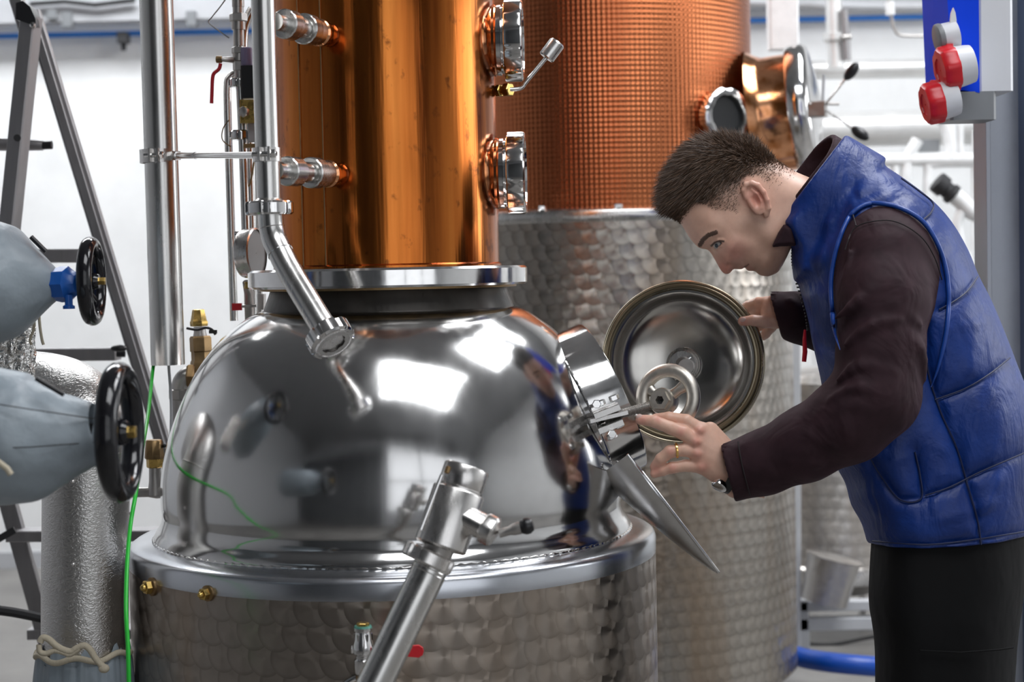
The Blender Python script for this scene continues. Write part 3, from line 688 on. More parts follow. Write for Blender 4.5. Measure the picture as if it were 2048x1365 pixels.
MB().beam(P(-60, 1112, 3.9), P(30, 1060, 3.9), .008, .016, (0, 0, 1)).build('strap', M_dark, lad)
MB().tube([Vector(p) for p in spl([tuple(P(x, y, 3.6)) for x, y in [(-80, 1218), (0, 1222), (60, 1232), (120, 1246)]], 6)], 10*S(3.6), 8).build('hose', M_dark, lad)

# ------------------------------------------------------------------ insulated duct with embossed jacket
dd = 2.95; s = S(dd)
du = root('insulated_duct', P(172, 1400, dd), 'silver embossed aluminium clad duct rising beside the drum with an elbow on top', 'duct')
r = 86*s
pts = [P(170, 1420, dd), P(170, 1200, dd), P(172, 1000, dd), P(171, 900, dd)]
MB().tube(pts, r, 72).build('jacket', M_stucco, du)
elb = [(171, 905, 0), (170, 860, .0), (162, 830, .02), (140, 806, .06), (100, 790, .11), (40, 782, .18), (-60, 778, .26)]
MB().tube([Vector(q) for q in spl([tuple(P(x, y, dd+k)) for x, y, k in elb], 6)], r, 72).build('elbow_jacket', M_stucco, du)
for y in (960, 1130, 1135): pass
for x, y in ((145, 964), (146, 1130), (262, 1028)):
    MB().ball(P(x, y, dd-.075 if x < 200 else dd), 4*s, 10, 6).build('rivet', M_steel, du)
pl = [tuple(P(x, y, dd+k)) for x, y, k in [(171, 870, 0)]]
MB().torus(P(171, 905, dd), (0, 0, 1), r+.001, .002, 72, 8).build('seam', M_stucco, du)
# gathered cloth sleeve at the foot and rope
sl = MB(); rings = []
for j in range(16):
    f = j/15; y = 1292+f*170; n = 120
    rr_ = r*(1.03+.12*min(1, f*2.2)**.7)
    cc = P(168, y, dd)
    rings.append([cc+Vector((math.cos(t_)*q_, math.sin(t_)*q_, .012*math.sin(9*t_)*(f < .08))) for t_, q_ in [(2*PI*k/n, rr_*(1+.022*math.sin(2*PI*k/n*17+2*math.sin(k*.2))+.012*math.sin(k*1.9))) for k in range(n)]])
sl = sl.loft(rings[::-1], False).build('cloth_sleeve', M_cover, None, smooth=1.2)
solo(sl, 'grey cloth sleeve gathered round the foot of the silver duct', 'cloth')
ro = root('tie_rope', P(130, 1300, dd-.1), 'knotted cream rope round the grey cloth sleeve of the duct', 'rope')
rp = []
for i in range(61):
    t_ = PI*1.0+PI*i/60; yy = 1302+5*math.sin(i*.35)
    c = P(168, yy, dd); rp.append(c+Vector((math.cos(t_), math.sin(t_), 0))*(r*1.09))
MB().tube(rp, 6*s, 10).build('loop', M_rope, ro)
fr = dd-.105
MB().tube([Vector(q) for q in spl([tuple(P(x, y, fr)) for x, y in [(80, 1285), (86, 1276), (98, 1280), (112, 1292), (126, 1300), (142, 1304), (152, 1298), (168, 1292), (180, 1300), (190, 1316), (200, 1328), (208, 1336)]], 5)], 6.5*s, 10).build('tail', M_rope, ro)
MB().ball(P(208, 1338, fr), (11*s, 9*s, 9*s), 14, 8).build('knot', M_rope, ro)
MB().tube([Vector(q) for q in spl([tuple(P(x, y, fr)) for x, y in [(78, 1290), (80, 1304), (92, 1308), (110, 1302), (128, 1306), (140, 1310), (160, 1298)]], 5)], 5.5*s, 10).build('tail', M_rope, ro)

# ------------------------------------------------------------------ insulated valves with cloth covers
def cloth_cone(pts, radii, name, par, seams=(), wob=.015, n=72):
    pts = spl([tuple(p) for p in pts], 6); m_ = len(pts); rad = spl([(q,) for q in radii], 6)
    pts = [Vector(p) for p in pts]; rings = []
    ph = random.uniform(0, 6)
    t = (pts[1]-pts[0]).normalized(); x = t.orthogonal().normalized()
    for i in range(m_):
        t = (pts[min(i+1, m_-1)]-pts[max(i-1, 0)]).normalized(); x = (x-t*x.dot(t)).normalized(); y = t.cross(x)
        r_ = max(float(rad[i][0]), .002)
        rings.append([pts[i]+(x*math.cos(a)+y*math.sin(a))*r_*(1+wob*math.sin(3*a+i*.35+ph)+wob*.6*math.sin(7*a-i*.5)+wob*.35*math.sin(13*a+i)) for a in [2*PI*k/n for k in range(n)]])
    return MB().loft(rings).build(name, M_cover, par, smooth=1.3)
def wheel(par, c, ax, R, r, spk, nsp=5, ph=0):
    ax = Vector(ax).normalized(); xx = frame_x(ax); yy = ax.cross(xx)
    hw_ = MB().torus(c, ax, R, r, 72, 18, 1.15).build('handwheel', M_blackg, par, label='glossy black handwheel')
    for k in range(nsp):
        a_ = 2*PI*k/nsp+ph; dv = xx*math.cos(a_)+yy*math.sin(a_)
        MB().loft([[c+ax*z_+dv*(R*f)+dv.cross(ax)*(w_*math.cos(t_))+ax*(spk*.5*math.sin(t_)) for t_ in [2*PI*j/12 for j in range(12)]] for f, w_, z_ in ((.1, spk, -.012), (.5, spk*.8, -.008), (.97, spk*1.1, 0))]).build('spoke', M_blackg, hw_)
    MB().lathe([(R*.20, -.022), (R*.22, -.02), (R*.22, .006), (R*.18, .012), (.002, .012)], c, ax, 32, cap=False).build('hub', M_blackg, hw_)
    MB().hexnut(c+ax*.010, c+ax*.022, R*.11).build('spindle_nut', M_brass, hw_)
    return hw_
dl = 2.30; s = S(dl)
v1 = root('insulated_valve', P(40, 900, dl), 'lower grey cloth wrapped valve with a large black handwheel', 'valve', 'insulated valves at the left edge')
cv = cloth_cone([P(-260, 868, dl), P(-120, 872, dl), P(0, 876, dl), P(60, 880, dl), P(110, 876, dl), P(150, 872, dl), P(192, 866, dl), P(196, 865, dl)],
           [158*s, 152*s, 138*s, 126*s, 100*s, 80*s, 62*s, 50*s], 'cloth_cover', v1)
for y0, y1 in ((800, 838), (905, 885)):
    MB().tube([P(-100, y0-6, dl-.155*math.sqrt(max(.05, 1-((y0-875)/150)**2))*.62), P(60, (y0+y1)/2, dl-.085*.97), P(188, y1, dl-.036)], 1.2*s, 6).build('seam', M_dark, v1)
MB().tube([P(150, 870, dl), P(238, 864, dl-.01)], [22*s, 20*s], 24).build('stem', M_black, v1)
wheel(v1, P(240, 865, dl-.01), (1, .0, .0), 121*s, 20*s, 13*s, 5, .5)
for a_, b_ in (((72, 757), (128, 790)),):
    MB().tube([P(a_[0], a_[1], dl-.06), P(b_[0], b_[1], dl-.06)], 5*s, 10).build('toggle', M_black, v1)
MB().tube([P(-10, 920, dl-.14), P(14, 938, dl-.14), P(22, 950, dl-.14)], 6*s, 10).build('cord', M_rope, v1)
dl = 2.72; s = S(dl)
v2 = root('insulated_valve', P(30, 570, dl), 'upper grey cloth wrapped valve with blue neck and small black handwheel', 'valve', 'insulated valves at the left edge')
cloth_cone([P(-260, 560, dl), P(-120, 562, dl), P(-10, 566, dl), P(34, 568, dl), P(72, 569, dl), P(104, 570, dl), P(118, 570, dl)],
           [150*s, 142*s, 124*s, 106*s, 72*s, 40*s, 28*s], 'cloth_cover', v2)
MB().tube([P(62, 474, dl-.02), P(92, 504, dl-.02)], 5*s, 10).build('toggle', M_black, v2)
bo_ = MB(); bo_.lathe([(20*s, 0), (32*s, 6*s), (36*s, 22*s), (36*s, 40*s), (28*s, 46*s), (22*s, 60*s)], P(102, 570, dl), (1, -.25, .02), 8, cap=True)
bo_.build('bonnet', M_blue, v2, label='blue painted bonnet')
MB().lathe([(8*s, 0), (8*s, 20*s), (12*s, 22*s), (12*s, 28*s)], P(137, 590, dl-.02), (0, 0, -1), 12, cap=True).build('bolt', M_blue, v2)
MB().tube([P(150, 566, dl), P(184, 563, dl-.01)], 10*s, 16).build('stem', M_brass, v2)
wheel(v2, P(183, 563, dl-.01), (.998, .045, .0), 76*s, 13*s, 9*s, 4, .9)
# crumpled foil and strings
fo = []; n = 60; rg = []
for j in range(14):
    f = j/13; cc = P(26, 640+f*130, 2.85)
    rg.append([cc+Vector((math.cos(t_)*q_, math.sin(t_)*q_, random.uniform(-.004, .004))) for t_, q_ in [(2*PI*k/n, .034*(1+.10*math.sin(k*1.3+j*.5)+random.uniform(-.07, .07))) for k in range(n)]])
o = MB().loft(rg[::-1], False).build('foil_wrap', M_foil, None, smooth=.4); solo(o, 'crumpled silver foil wrapped pipe between the two cloth covered valves', 'foil')
st_ = root('loose_string', P(70, 660, 2.8), 'frayed cream strings hanging under the upper cloth covered valve', 'string')
for x0, x1 in ((66, 60), (78, 84)):
    MB().tube([Vector(q) for q in spl([tuple(P(x, y, 2.8)) for x, y in [(x0, 630), (x0+2, 655), (x1, 680), (x1+3, 690)]], 5)], 3*S(2.8), 8).build('string', M_rope, st_)
# ------------------------------------------------------------------ rear still: copper vessel over engine turned steel
DR = 5.3; s = S(DR)
cR = P(1218, 600, DR); RX = cR.x
rs = root('rear_still', (RX, DR, 0), 'big rear copper vessel on an engine turned steel base behind the man', 'still')
O2 = (RX, DR, 0)
Rs = 362*S(DR); Rc = 288*S(DR)*1.0
zt = P(1200, 440, DR).z
MB().lathe([(Rs-.02, .15), (Rs, .17), (Rs, zt-.02)], O2, n=160).build('steel_base', M_perl2, rs)
MB().lathe([(Rs, zt-.02), (Rs+.004, zt-.012), (Rs+.006, zt), (Rs+.002, zt+.012), (Rs-.01, zt+.016), (Rc-.002, zt+.022)], O2, n=160).build('top_ring', M_pipe, rs)
MB().lathe([(Rc, zt+.018), (Rc, 3.1), (Rc*.7, 3.35), (Rc*.3, 3.45), (.02, 3.48)], O2, n=160).build('copper_vessel', M_copper3, rs)
MB().lathe([(Rs-.02, .15), (.3, .09), (.01, .08)], O2, n=64).build('base_bottom', M_dull, rs)
for i in range(16):
    a = 2*PI*i/16; c = Vector((RX+math.cos(a)*(Rs-.012), DR+math.sin(a)*(Rs-.012), zt+.016))
    MB().hexnut(c, c+Vector((0, 0, .012)), .011).build('bolt', M_chrome, rs)
for a in (.8, 2.35, 3.9, 5.5):
    q = Vector(O2)+Vector((math.cos(a)*.42, math.sin(a)*.42, 0)); MB().tube([q, q+Vector((0, 0, .16))], .03, 16).build('leg', M_steel, rs)
# front porthole
def rear_port(px, py, ax, R1, ext, mcap=True):
    pass
D1 = 4.98; s = S(D1)*.86
ax = Vector((.50, -.86, .04)).normalized(); c = P(1456, 232, 4.93)
g = MB().lathe([(x*s, h*s) for x, h in [(82, -95), (74, -70), (60, -55), (56, -44), (56, -24)]], c, ax, 64).build('porthole', M_copper2, rs, label='steel ringed porthole in the rear copper vessel')
MB().lathe([(x*s, h*s) for x, h in [(54, -28), (62, -26), (65, -22), (66, 0), (62, 4), (50, 6), (47, 2), (46, -10)]], c, ax, 72, notch(6, .2, .04)).build('union_nut', M_chrome, g)
MB().lathe([(x*s, h*s) for x, h in [(49, -9), (1, -9)]], c, ax, 48).build('glass', mat('porthole_glass', (.012, .013, .014), 0, .35, Specular_IOR_Level=.15), g)
# side manway: copper neck, steel rim, star handle
ax = Vector((.955, -.25, .10)).normalized(); c = P(1574, 226, 5.12); s = S(5.1)
g = MB().lathe([(x*s, h*s) for x, h in [(132, -66), (122, -52), (116, -38), (116, 12)]], c, ax, 96).build('side_manway', M_copper2, rs, label='copper side manway with steel clamp rim')
MB().lathe([(x*s, h*s) for x, h in [(114, 10), (128, 12), (132, 18), (132, 44), (126, 52), (110, 56), (60, 66), (2, 72)]], c, ax, 96).build('clamp_rim', M_chrome, g)
a_ = P(1598, 218, 4.95); b_ = P(1650, 216, 4.92)
MB().beam(P(1598, 222, 4.95), P(1652, 218, 4.92), .04, .045, (0, 0, 1)).build('yoke', M_dull, g)
for x, y, k in ((1703, 143, 1), (1720, 267, 1)):
    MB().tube([P(1645, 216, 4.92), P(x, y, 4.88)], 2.4*S(4.9), 8).build('handle_rod', M_steel, g)
    dv = (P(x, y, 4.88)-P(1645, 216, 4.92)).normalized()
    xx = frame_x(dv); Rm = Matrix((xx, dv.cross(xx), dv)).transposed()
    MB().ball(P(x, y, 4.88), (11*S(4.9), 11*S(4.9), 21*S(4.9)), 18, 12, Rm).build('handle_knob', M_black, g)
MB().tube([P(1618, 208, 4.92), P(1678, 208, 4.92)], 3*S(4.9), 8).build('handle_rod', M_dull, g)
MB().tube([P(1645, 216, 4.92), P(1648, 150, 4.92)], 3*S(4.9), 8).build('handle_rod', M_lgrey, g)
# tall silver frame member to the right of the rear still
o = MB().beam(P(1588, 1500, 5.95), P(1586, 430, 5.95), .045, .04, (0, 1, 0)).build('frame_post', M_lgrey)
solo(o, 'slim grey upright post right of the rear steel base', 'post')
o = MB().beam(P(1566, 100, 5.9), P(1560, -300, 5.9), .10, .08, (0, 1, 0)).build('white_post', M_white); solo(o, 'white square post rising behind the rear still side manway', 'post')
# ------------------------------------------------------------------ far tanks and frame
DT = 6.4; s = S(DT)
ft = root('far_tank', (P(1668, 1000, DT).x, DT, 0), 'blurred steel tank behind the man with dappled finish', 'tank')
OT = (P(1668, 1000, DT).x, DT, 0); RT = 130*s
MB().lathe([(RT, P(1660, 1120, DT).z), (RT, P(1660, 760, DT).z), (RT*.8, P(1660, 740, DT).z), (.01, P(1660, 735, DT).z)], OT, n=96).build('shell', perlage('engine_turned_far', RT, .045, (.62, .59, .56), .7, .35, .6, True, .4), ft)
MB().lathe([(RT+.01, P(1660, 1150, DT).z), (RT+.012, P(1660, 1120, DT).z), (RT, P(1660, 1116, DT).z)], OT, n=96).build('ring', M_steel, ft)
MB().lathe([(RT-.01, P(1660, 1150, DT).z), (RT*.6, P(1660, 1180, DT).z), (.01, P(1660, 1190, DT).z)], OT, n=64).build('bottom', M_dull, ft)
for a in (.8, 2.35, 3.9, 5.5):
    q = Vector(OT)+Vector((math.cos(a)*RT*.8, math.sin(a)*RT*.8, 0)); MB().tube([q, q+Vector((0, 0, .45))], .02, 12).build('leg', M_steel, ft)
c0, c1 = P(1648, 1205, 5.9), P(1668, 1118, 5.9)
o = MB().lathe([(46*S(5.9), 0), (54*S(5.9), (c1-c0).length), (57*S(5.9), (c1-c0).length+.004), (50*S(5.9), (c1-c0).length+.006), (2*S(5.9), (c1-c0).length+.008)], c0, c1-c0, 48, cap=True).build('steel_pail', M_dull)
solo(o, 'tilted dull steel pail on the low frame behind the man', 'pail')
fr_ = root('low_frame', P(1670, 1240, 6.0), 'low pale metal frame with two rails behind the man', 'frame')
for y, h in ((1212, 20), (1248, 26)):
    MB().beam(P(1592, y, 6.0), P(1850, y-4, 6.0), .05, h*S(6.0), (0, 0, 1)).build('rail', M_lgrey, fr_)
for x in (1600, 1840): MB().beam(P(x, 1200, 6.0), down(P(x, 1200, 6.0), P(x+4, 1300, 6.0)), .05, .05, (0, 1, 0)).build('leg', M_lgrey, fr_)
o = MB().tube([Vector(q) for q in spl([tuple(P(x, y, d_)) for x, y, d_ in [(1500, 1290, 5.9), (1575, 1308, 5.6), (1620, 1320, 5.5), (1680, 1328, 5.4), (1780, 1336, 5.4), (1900, 1342, 5.5), (2040, 1348, 5.6)]], 6)], 20*S(5.5), 20).build('water_hose', M_hose)
solo(o, 'thick blue hose lying low across the floor behind the man', 'hose')
o = MB().tube([Vector(q) for q in spl([tuple(P(x, y, 6.2)) for x, y in [(1560, 1270), (1600, 1286), (1660, 1290), (1720, 1280), (1800, 1262)]], 6)], 3.5*S(6.2), 8).build('thin_cable', M_dark)
solo(o, 'thin dark cable looping above the blue hose', 'cable')
# ------------------------------------------------------------------ white pipework on the back right
Db = 7.3
def wp(name, pts, r, label, d_=Db, m=M_white, cat='pipe'):
    o = MB().tube([Vector(q) for q in spl([tuple(P(x, y, d_)) for x, y in pts], 6)], r*S(d_), 20).build(name, m); solo(o, label, cat); return o
M_wsteel = grained('white_steel', (.78, .78, .77), .5, .35, .05, 10, (1, 1, 1), 0)
wp('white_pipe', [(1480, 142), (1700, 139), (2100, 132)], 19, 'pale horizontal pipe just above the red sockets height', m=M_wsteel)
wp('white_pipe', [(1560, 262), (1800, 256), (2150, 252)], 36, 'thick white insulated pipe running level behind the star handle', m=M_wsteel)
wp('white_pipe', [(1480, 5), (1780, 14), (2100, 8)], 9, 'thin grey pipe high on the back wall', m=M_lgrey)
g = root('riser_pipe', P(1676, 130, 7.0), 'white vertical riser with clamp joining the pale horizontal pipe', 'pipe')
MB().tube([P(1664, -200, 7.0), P(1668, 60, 7.0), P(1672, 136, 7.0)], [16*S(7), 16*S(7), 17*S(7)], 20).build('pipe', M_wsteel, g)
MB().lathe([(16*S(7), 0), (24*S(7), .01), (24*S(7), 18*S(7)), (16*S(7), 20*S(7))], P(1670, 86, 7.0), (0, 0, 1), 24).build('clamp', M_wsteel, g)
MB().tube([P(1685, 75, 6.95), P(1702, 73, 6.95)], 6*S(7), 10).build('clamp_screw', M_dull, g)
MB().tube([P(1688, 20, 6.96), P(1694, 120, 6.96)], 8*S(7), 12).build('side_tube', M_alu, g)
g = root('bent_tube', P(1790, 60, 6.6), 'thin bent steel tube with valve near the top right', 'pipe')
MB().tube([Vector(q) for q in spl([tuple(P(x, y, 6.6)) for x, y in [(1775, -60), (1778, 0), (1784, 40), (1790, 60), (1800, 70), (1830, 72), (1900, 72)]], 6)], 3.2*S(6.6), 10).build('tube', M_dull, g)
MB().tube([P(1779, 4, 6.58), P(1781, 30, 6.58)], 9*S(6.6), 14).build('valve', M_white, g)
fm = root('white_rack', P(1850, 360, 6.95), 'white tubular rack standing behind the blue vest', 'rack')
for pts, r in (([(1600, 322), (1800, 320), (1990, 318)], 13), ([(1856, 420), (1856, 345), (1868, 328), (1990, 326)], 9), ([(1790, 400), (1790, 332)], 9), ([(1900, 250), (1902, 320)], 12), ([(1880, 236), (1892, 250), (1900, 290), (1898, 320)], 13), ([(1920, 246), (1920, 322)], 7), ([(1950, 400), (1950, 280), (1960, 262), (2000, 256)], 7), ([(1835, 280), (1815, 320), (1812, 360)], 12), ([(1950, 420), (1948, 500)], 6)):
    MB().tube([Vector(q) for q in spl([tuple(P(x, y, 6.95)) for x, y in pts], 5)], r*S(6.95), 14).build('rail', M_white, fm)
for x in (1600, 1985): MB().beam(P(x, 320, 6.95), down(P(x, 320, 6.95), P(x+10, 800, 6.95)), .05, .05, (0, 1, 0)).build('upright', M_white, fm)
MB().box(P(1850, 292, 7.0), (.11, .05, .05)).build('grey_box', M_grey, fm)
g = root('hose_coupling', P(1890, 380, 5.9), 'black hose coupling with white elbow behind the vest', 'coupling')
a_, b_ = P(1872, 362, 5.9), P(1908, 392, 5.9); ss = S(5.9)
MB().lathe([(19*ss, 0), (22*ss, .004), (22*ss, 22*ss), (17*ss, 24*ss), (17*ss, 34*ss), (21*ss, 36*ss), (21*ss, 46*ss)], a_, b_-a_, 24, cap=True).build('coupling', M_dark, g)
MB().tube([Vector(q) for q in spl([tuple(P(x, y, 5.9)) for x, y in [(1906, 390), (1925, 405), (1945, 425), (1975, 432)]], 5)], 17*ss, 16).build('elbow', M_white, g)
MB().tube([Vector(q) for q in spl([tuple(P(x, y, 5.9)) for x, y in [(1925, 420), (1915, 450), (1922, 500), (1940, 560), (1950, 900), (1955, 1345)]], 5)], 11*ss, 14).build('hose', M_white, g)
wh = root('white_vessel', P(1700, 700, 7.4), 'white insulated vessel low behind the man at the back wall', 'tank')
MB().lathe([(.35, .0), (.36, .1), (.36, 1.28), (.30, 1.36), (.01, 1.38)], (P(1960, 800, 7.4).x, 7.5, 0), n=64, cap=False).build('shell', M_wsteel, wh)
# ------------------------------------------------------------------ galvanised post and socket box
Dp = 3.7; s = S(Dp)
M_galv = grained('galvanised_steel', (.38, .40, .45), .6, .42, .08, 9, (1, 1, .6), .06, .0006, .75)
po = root('steel_post', P(2010, 1300, Dp), 'galvanised steel post at the right edge behind the blue vest', 'post')
def vline(x0, y0, x1, y1, D_): return P(x0, y0, D_), down(P(x0, y0, D_), P(x1, y1, D_), 0)
tx = P(2003, 300, Dp)
MB().beam((tx.x, Dp, 0), (tx.x, Dp, 4.6), 68*s, .012, (0, 1, 0)).build('web', M_galv, po)
MB().beam((tx.x+38*s, Dp-.02, 0), (tx.x+38*s, Dp-.02, 4.6), .012, .12, (0, 1, 0)).build('flange', mat('blue_grey_edge', (.12, .17, .28), .3, .45), po)
MB().beam((tx.x-34*s, Dp+.02, 0), (tx.x-34*s, Dp+.02, 4.6), .010, .10, (0, 1, 0)).build('flange', M_galv, po)
bx = root('socket_box', P(1960, 90, 3.55), 'blue and white industrial socket box on the steel post', 'socket box')
Dx = 3.45; s = S(Dx)
cz = (P(1990, 182, Dx).z); top = P(1990, -200, Dx).z
x0, x1 = P(1957, 100, Dx).x, P(2027, 100, Dx).x
bh = top-cz
MB().box(((x0+x1)/2, Dx+.10, (cz+top)/2), (x1-x0, .20, bh), .006).build('housing', M_wplast, bx)
# blue face turned to the left, slightly sloped
f0, f1 = P(1893, 100, Dx-.02).x, x0
mb = MB(); zlo, zhi = P(1950, 186, Dx).z, top
mb.loft([[(f1+.001, Dx-.002, zlo), (f1+.001, Dx+.2, zlo), (f0+.012, Dx+.2, zlo+.02), (f0+.02, Dx+.01, zlo+.01)], [(f1+.001, Dx-.002, zhi), (f1+.001, Dx+.2, zhi), (f0, Dx+.2, zhi), (f0, Dx+.01, zhi)]])
mb.build('blue_cover', M_bluebox, bx)
MB().box(P(1934, 216, Dx+.05), (92*s, .10, 56*s), .006).build('lower_box', M_grey, bx)
mb = MB(); mb.prism([(x_*s, y_*s) for x_, y_ in [(-5, -24), (5, -24), (6, 0), (4, 14), (0, 24), (-4, 14), (-6, 0)]], P(1906, 40, Dx-.03), (1, 0, 0), (0, 0, 1), -.004, .004)
mb.build('pictogram', M_white, bx)
def socket(px, py, ax, R, m_, lid_=True):
    c = P(px, py, Dx-.04); a_ = Vector(ax).normalized()
    g = MB().lathe([(R*.9*s, -.03), (R*.95*s, -.02), (R*1.0*s, .0), (R*1.02*s, .004)], c, a_, 40, cap=True).build('socket', M_wplast, bx)
    MB().lathe([(R*1.12*s, .004), (R*1.15*s, .008), (R*1.12*s, .030), (R*.98*s, .036), (R*.6*s, .037), (R*.58*s, .034), (2*s, .034)], c, a_, 48, notch(8, .3, .05)).build('screw_lid', m_, g)
    MB().box(c+a_*.02+Vector((.004, 0, R*1.05*s)), (.014, .014, .012)).build('hinge', m_, g)
socket(1914, 134, (-.97, -.02, -.20), 41, M_red); socket(1884, 202, (-.97, -.02, -.20), 37, M_red)
c = P(1884, 76, Dx-.02); 
g = MB().lathe([(28*s, -.03), (28*s, .0)], c, (-.97, -.02, -.20), 32, cap=True).build('outlet', M_wplast, bx)
MB().lathe([(29*s, .0), (30*s, .004), (29*s, .010), (26*s, .012), (1*s, .012)], c, (-.97, -.02, -.20), 40).build('outlet_lid', M_grey, g)
# ------------------------------------------------------------------ implicit surfaces -> one continuous mesh
def surf_net(F_, org, h):
    nx, ny, nz = F_.shape; sg = F_ < 0
    cs = [(i, j, k) for i in (0, 1) for j in (0, 1) for k in (0, 1)]
    def cut(A, c): return A[c[0]:nx-1+c[0], c[1]:ny-1+c[1], c[2]:nz-1+c[2]]
    cnt = sum(cut(sg, c).astype(np.int8) for c in cs); act = (cnt > 0) & (cnt < 8)
    ids = -np.ones(act.shape, np.int64); I = np.argwhere(act); ids[act] = np.arange(len(I))
    acc = np.zeros((len(I), 3)); num = np.zeros(len(I))
    i, j, k = I.T
    for a in cs:
        for ax in range(3):
            if a[ax]: continue
            b = list(a); b[ax] = 1
            fa = F_[i+a[0], j+a[1], k+a[2]]; fb = F_[i+b[0], j+b[1], k+b[2]]
            mk = (fa < 0) != (fb < 0); t = np.where(mk, fa/(fa-fb+1e-30), 0)
            p = np.tile(np.array(a, float), (len(I), 1)); p[:, ax] += t
            acc[mk] += p[mk]; num[mk] += 1
    V = (I+acc/num[:, None])*h+np.array(org)
    quads = []
    for ax in range(3):
        u, v = (ax+1) % 3, (ax+2) % 3
        s0 = [slice(None)]*3; s1 = [slice(None)]*3; s0[ax] = slice(0, -1); s1[ax] = slice(1, None)
        A = sg[tuple(s0)]; B = sg[tuple(s1)]; X = np.argwhere(A != B)
        ok = (X[:, u] > 0) & (X[:, v] > 0) & (X[:, u] < F_.shape[u]-1) & (X[:, v] < F_.shape[v]-1); X = X[ok]
        ins = A[tuple(X.T)]
        def idx(du, dv):
            Y = X.copy(); Y[:, u] += du; Y[:, v] += dv; return ids[tuple(Y.T)]
        q = np.stack([idx(-1, -1), idx(0, -1), idx(0, 0), idx(-1, 0)], 1)
        q[~ins] = q[~ins][:, ::-1]
        quads.append(q)
    Q = np.concatenate(quads); Q = Q[(Q >= 0).all(1)]
    return V, Q
def grid(lo, hi, h):
    ax = [np.arange(a, b+h, h, dtype=np.float32) for a, b in zip(lo, hi)]
    return np.meshgrid(*ax, indexing='ij')
def smin(a, b, k):
    hh = np.clip(.5+.5*(b-a)/k, 0, 1); return b*(1-hh)+a*hh-k*hh*(1-hh)
def smax(a, b, k): return -smin(-a, -b, k)
def capsule(G, a, b, ra, rb, sc_=(1, 1, 1)):
    X, Y, Z = G; a = np.array(a, float); b = np.array(b, float); sc_ = np.array(sc_, float)
    d = (b-a)*sc_; L = max((d*d).sum(), 1e-9)
    t = np.clip((((X-a[0])*sc_[0])*d[0]+((Y-a[1])*sc_[1])*d[1]+((Z-a[2])*sc_[2])*d[2])/L, 0, 1)
    r = ra+(rb-ra)*t
    return np.sqrt(((X-a[0])*sc_[0]-d[0]*t)**2+((Y-a[1])*sc_[1]-d[1]*t)**2+((Z-a[2])*sc_[2]-d[2]*t)**2)-r
def chain(G, pts, k=4, sc_=(1, 1, 1)):
    f = None
    for (a, b) in zip(pts[:-1], pts[1:]):
        c = capsule(G, a[:3], b[:3], a[3], b[3], sc_); f = c if f is None else smin(f, c, k)
    return f
def ellipsoid(G, c, r, R=None):
    X, Y, Z = G; dx, dy, dz = X-c[0], Y-c[1], Z-c[2]
    if R is not None: dx, dy, dz = R[0][0]*dx+R[0][1]*dy+R[0][2]*dz, R[1][0]*dx+R[1][1]*dy+R[1][2]*dz, R[2][0]*dx+R[2][1]*dy+R[2][2]*dz
    q = np.sqrt((dx/r[0])**2+(dy/r[1])**2+(dz/r[2])**2); return (q-1)*min(r)
def poly_sd(X, Y, poly):
    """signed distance to polygon, positive inside"""
    p = np.array(poly, float); n = len(p); d = np.full(X.shape, 1e9); ins = np.zeros(X.shape, bool)
    for i in range(n):
        a = p[i]; b = p[(i+1) % n]; e = b-a; t = np.clip(((X-a[0])*e[0]+(Y-a[1])*e[1])/max((e*e).sum(), 1e-9), 0, 1)
        d = np.minimum(d, (X-a[0]-e[0]*t)**2+(Y-a[1]-e[1]*t)**2)
        c = ((a[1] > Y) != (b[1] > Y)) & (X < (b[0]-a[0])*(Y-a[1])/((b[1]-a[1]) if abs(b[1]-a[1]) > 1e-9 else 1e-9)+a[0]); ins ^= c
    d = np.sqrt(d); return np.where(ins, d, -d)
def line_d(X, Y, pts):
    d = np.full(X.shape, 1e9)
    for a, b in zip(pts[:-1], pts[1:]):
        a = np.array(a, float); b = np.array(b, float); e = b-a; t = np.clip(((X-a[0])*e[0]+(Y-a[1])*e[1])/max((e*e).sum(), 1e-9), 0, 1)
        d = np.minimum(d, (X-a[0]-e[0]*t)**2+(Y-a[1]-e[1]*t)**2)
    return np.sqrt(d)
def idw(X, Y, ctl, soft=12, pw=2.2):
    num = 0; den = 0
    for x, y, v in ctl:
        w_ = 1/(((X-x)**2+(Y-y)**2+soft*soft)**pw); num = num+w_*v; den = den+w_
    return num/den
def inflate(G, poly, Wf, Dk=.9, off=0.0, wc=0.0, Dmax=120):
    """body whose side outline is poly and whose half width is Wf(x, y)"""
    X2, Y2 = G[0][:, :, 0], G[1][:, :, 0]; d = poly_sd(X2, Y2, poly)+off; Wm = Wf(X2, Y2); Dm = np.minimum(Wm*Dk, Dmax)
    q = np.minimum(d/Dm, 1.0); hh = 1-(1-q)**2; z = (G[2]-(wc if np.isscalar(wc) else wc[:, :, None]))/Wm[:, :, None]
    g = z*z-hh[:, :, None]; gr = np.sqrt((2*z/Wm[:, :, None])**2+(2*np.clip(1-q, .15, 9)/Dm)[:, :, None]**2)
    return g/np.maximum(gr, .004)
D0 = 3.08; S0 = S(D0)
def Mw(V):
    out = []
    V = np.asarray(V, float); Yw = D0+V[:, 2]*S0
    r = np.array(RC)
    dc = np.stack([(V[:, 0]-W0/2)/F, -(V[:, 1]-H0/2)/F, -np.ones(len(V))], 1)@r.T
    k = Yw/dc[:, 1]; return np.stack([dc[:, 0]*k, Yw, CAMZ+dc[:, 2]*k], 1)
def M1(x, y, w_): return Vector(Mw([(x, y, w_)])[0])
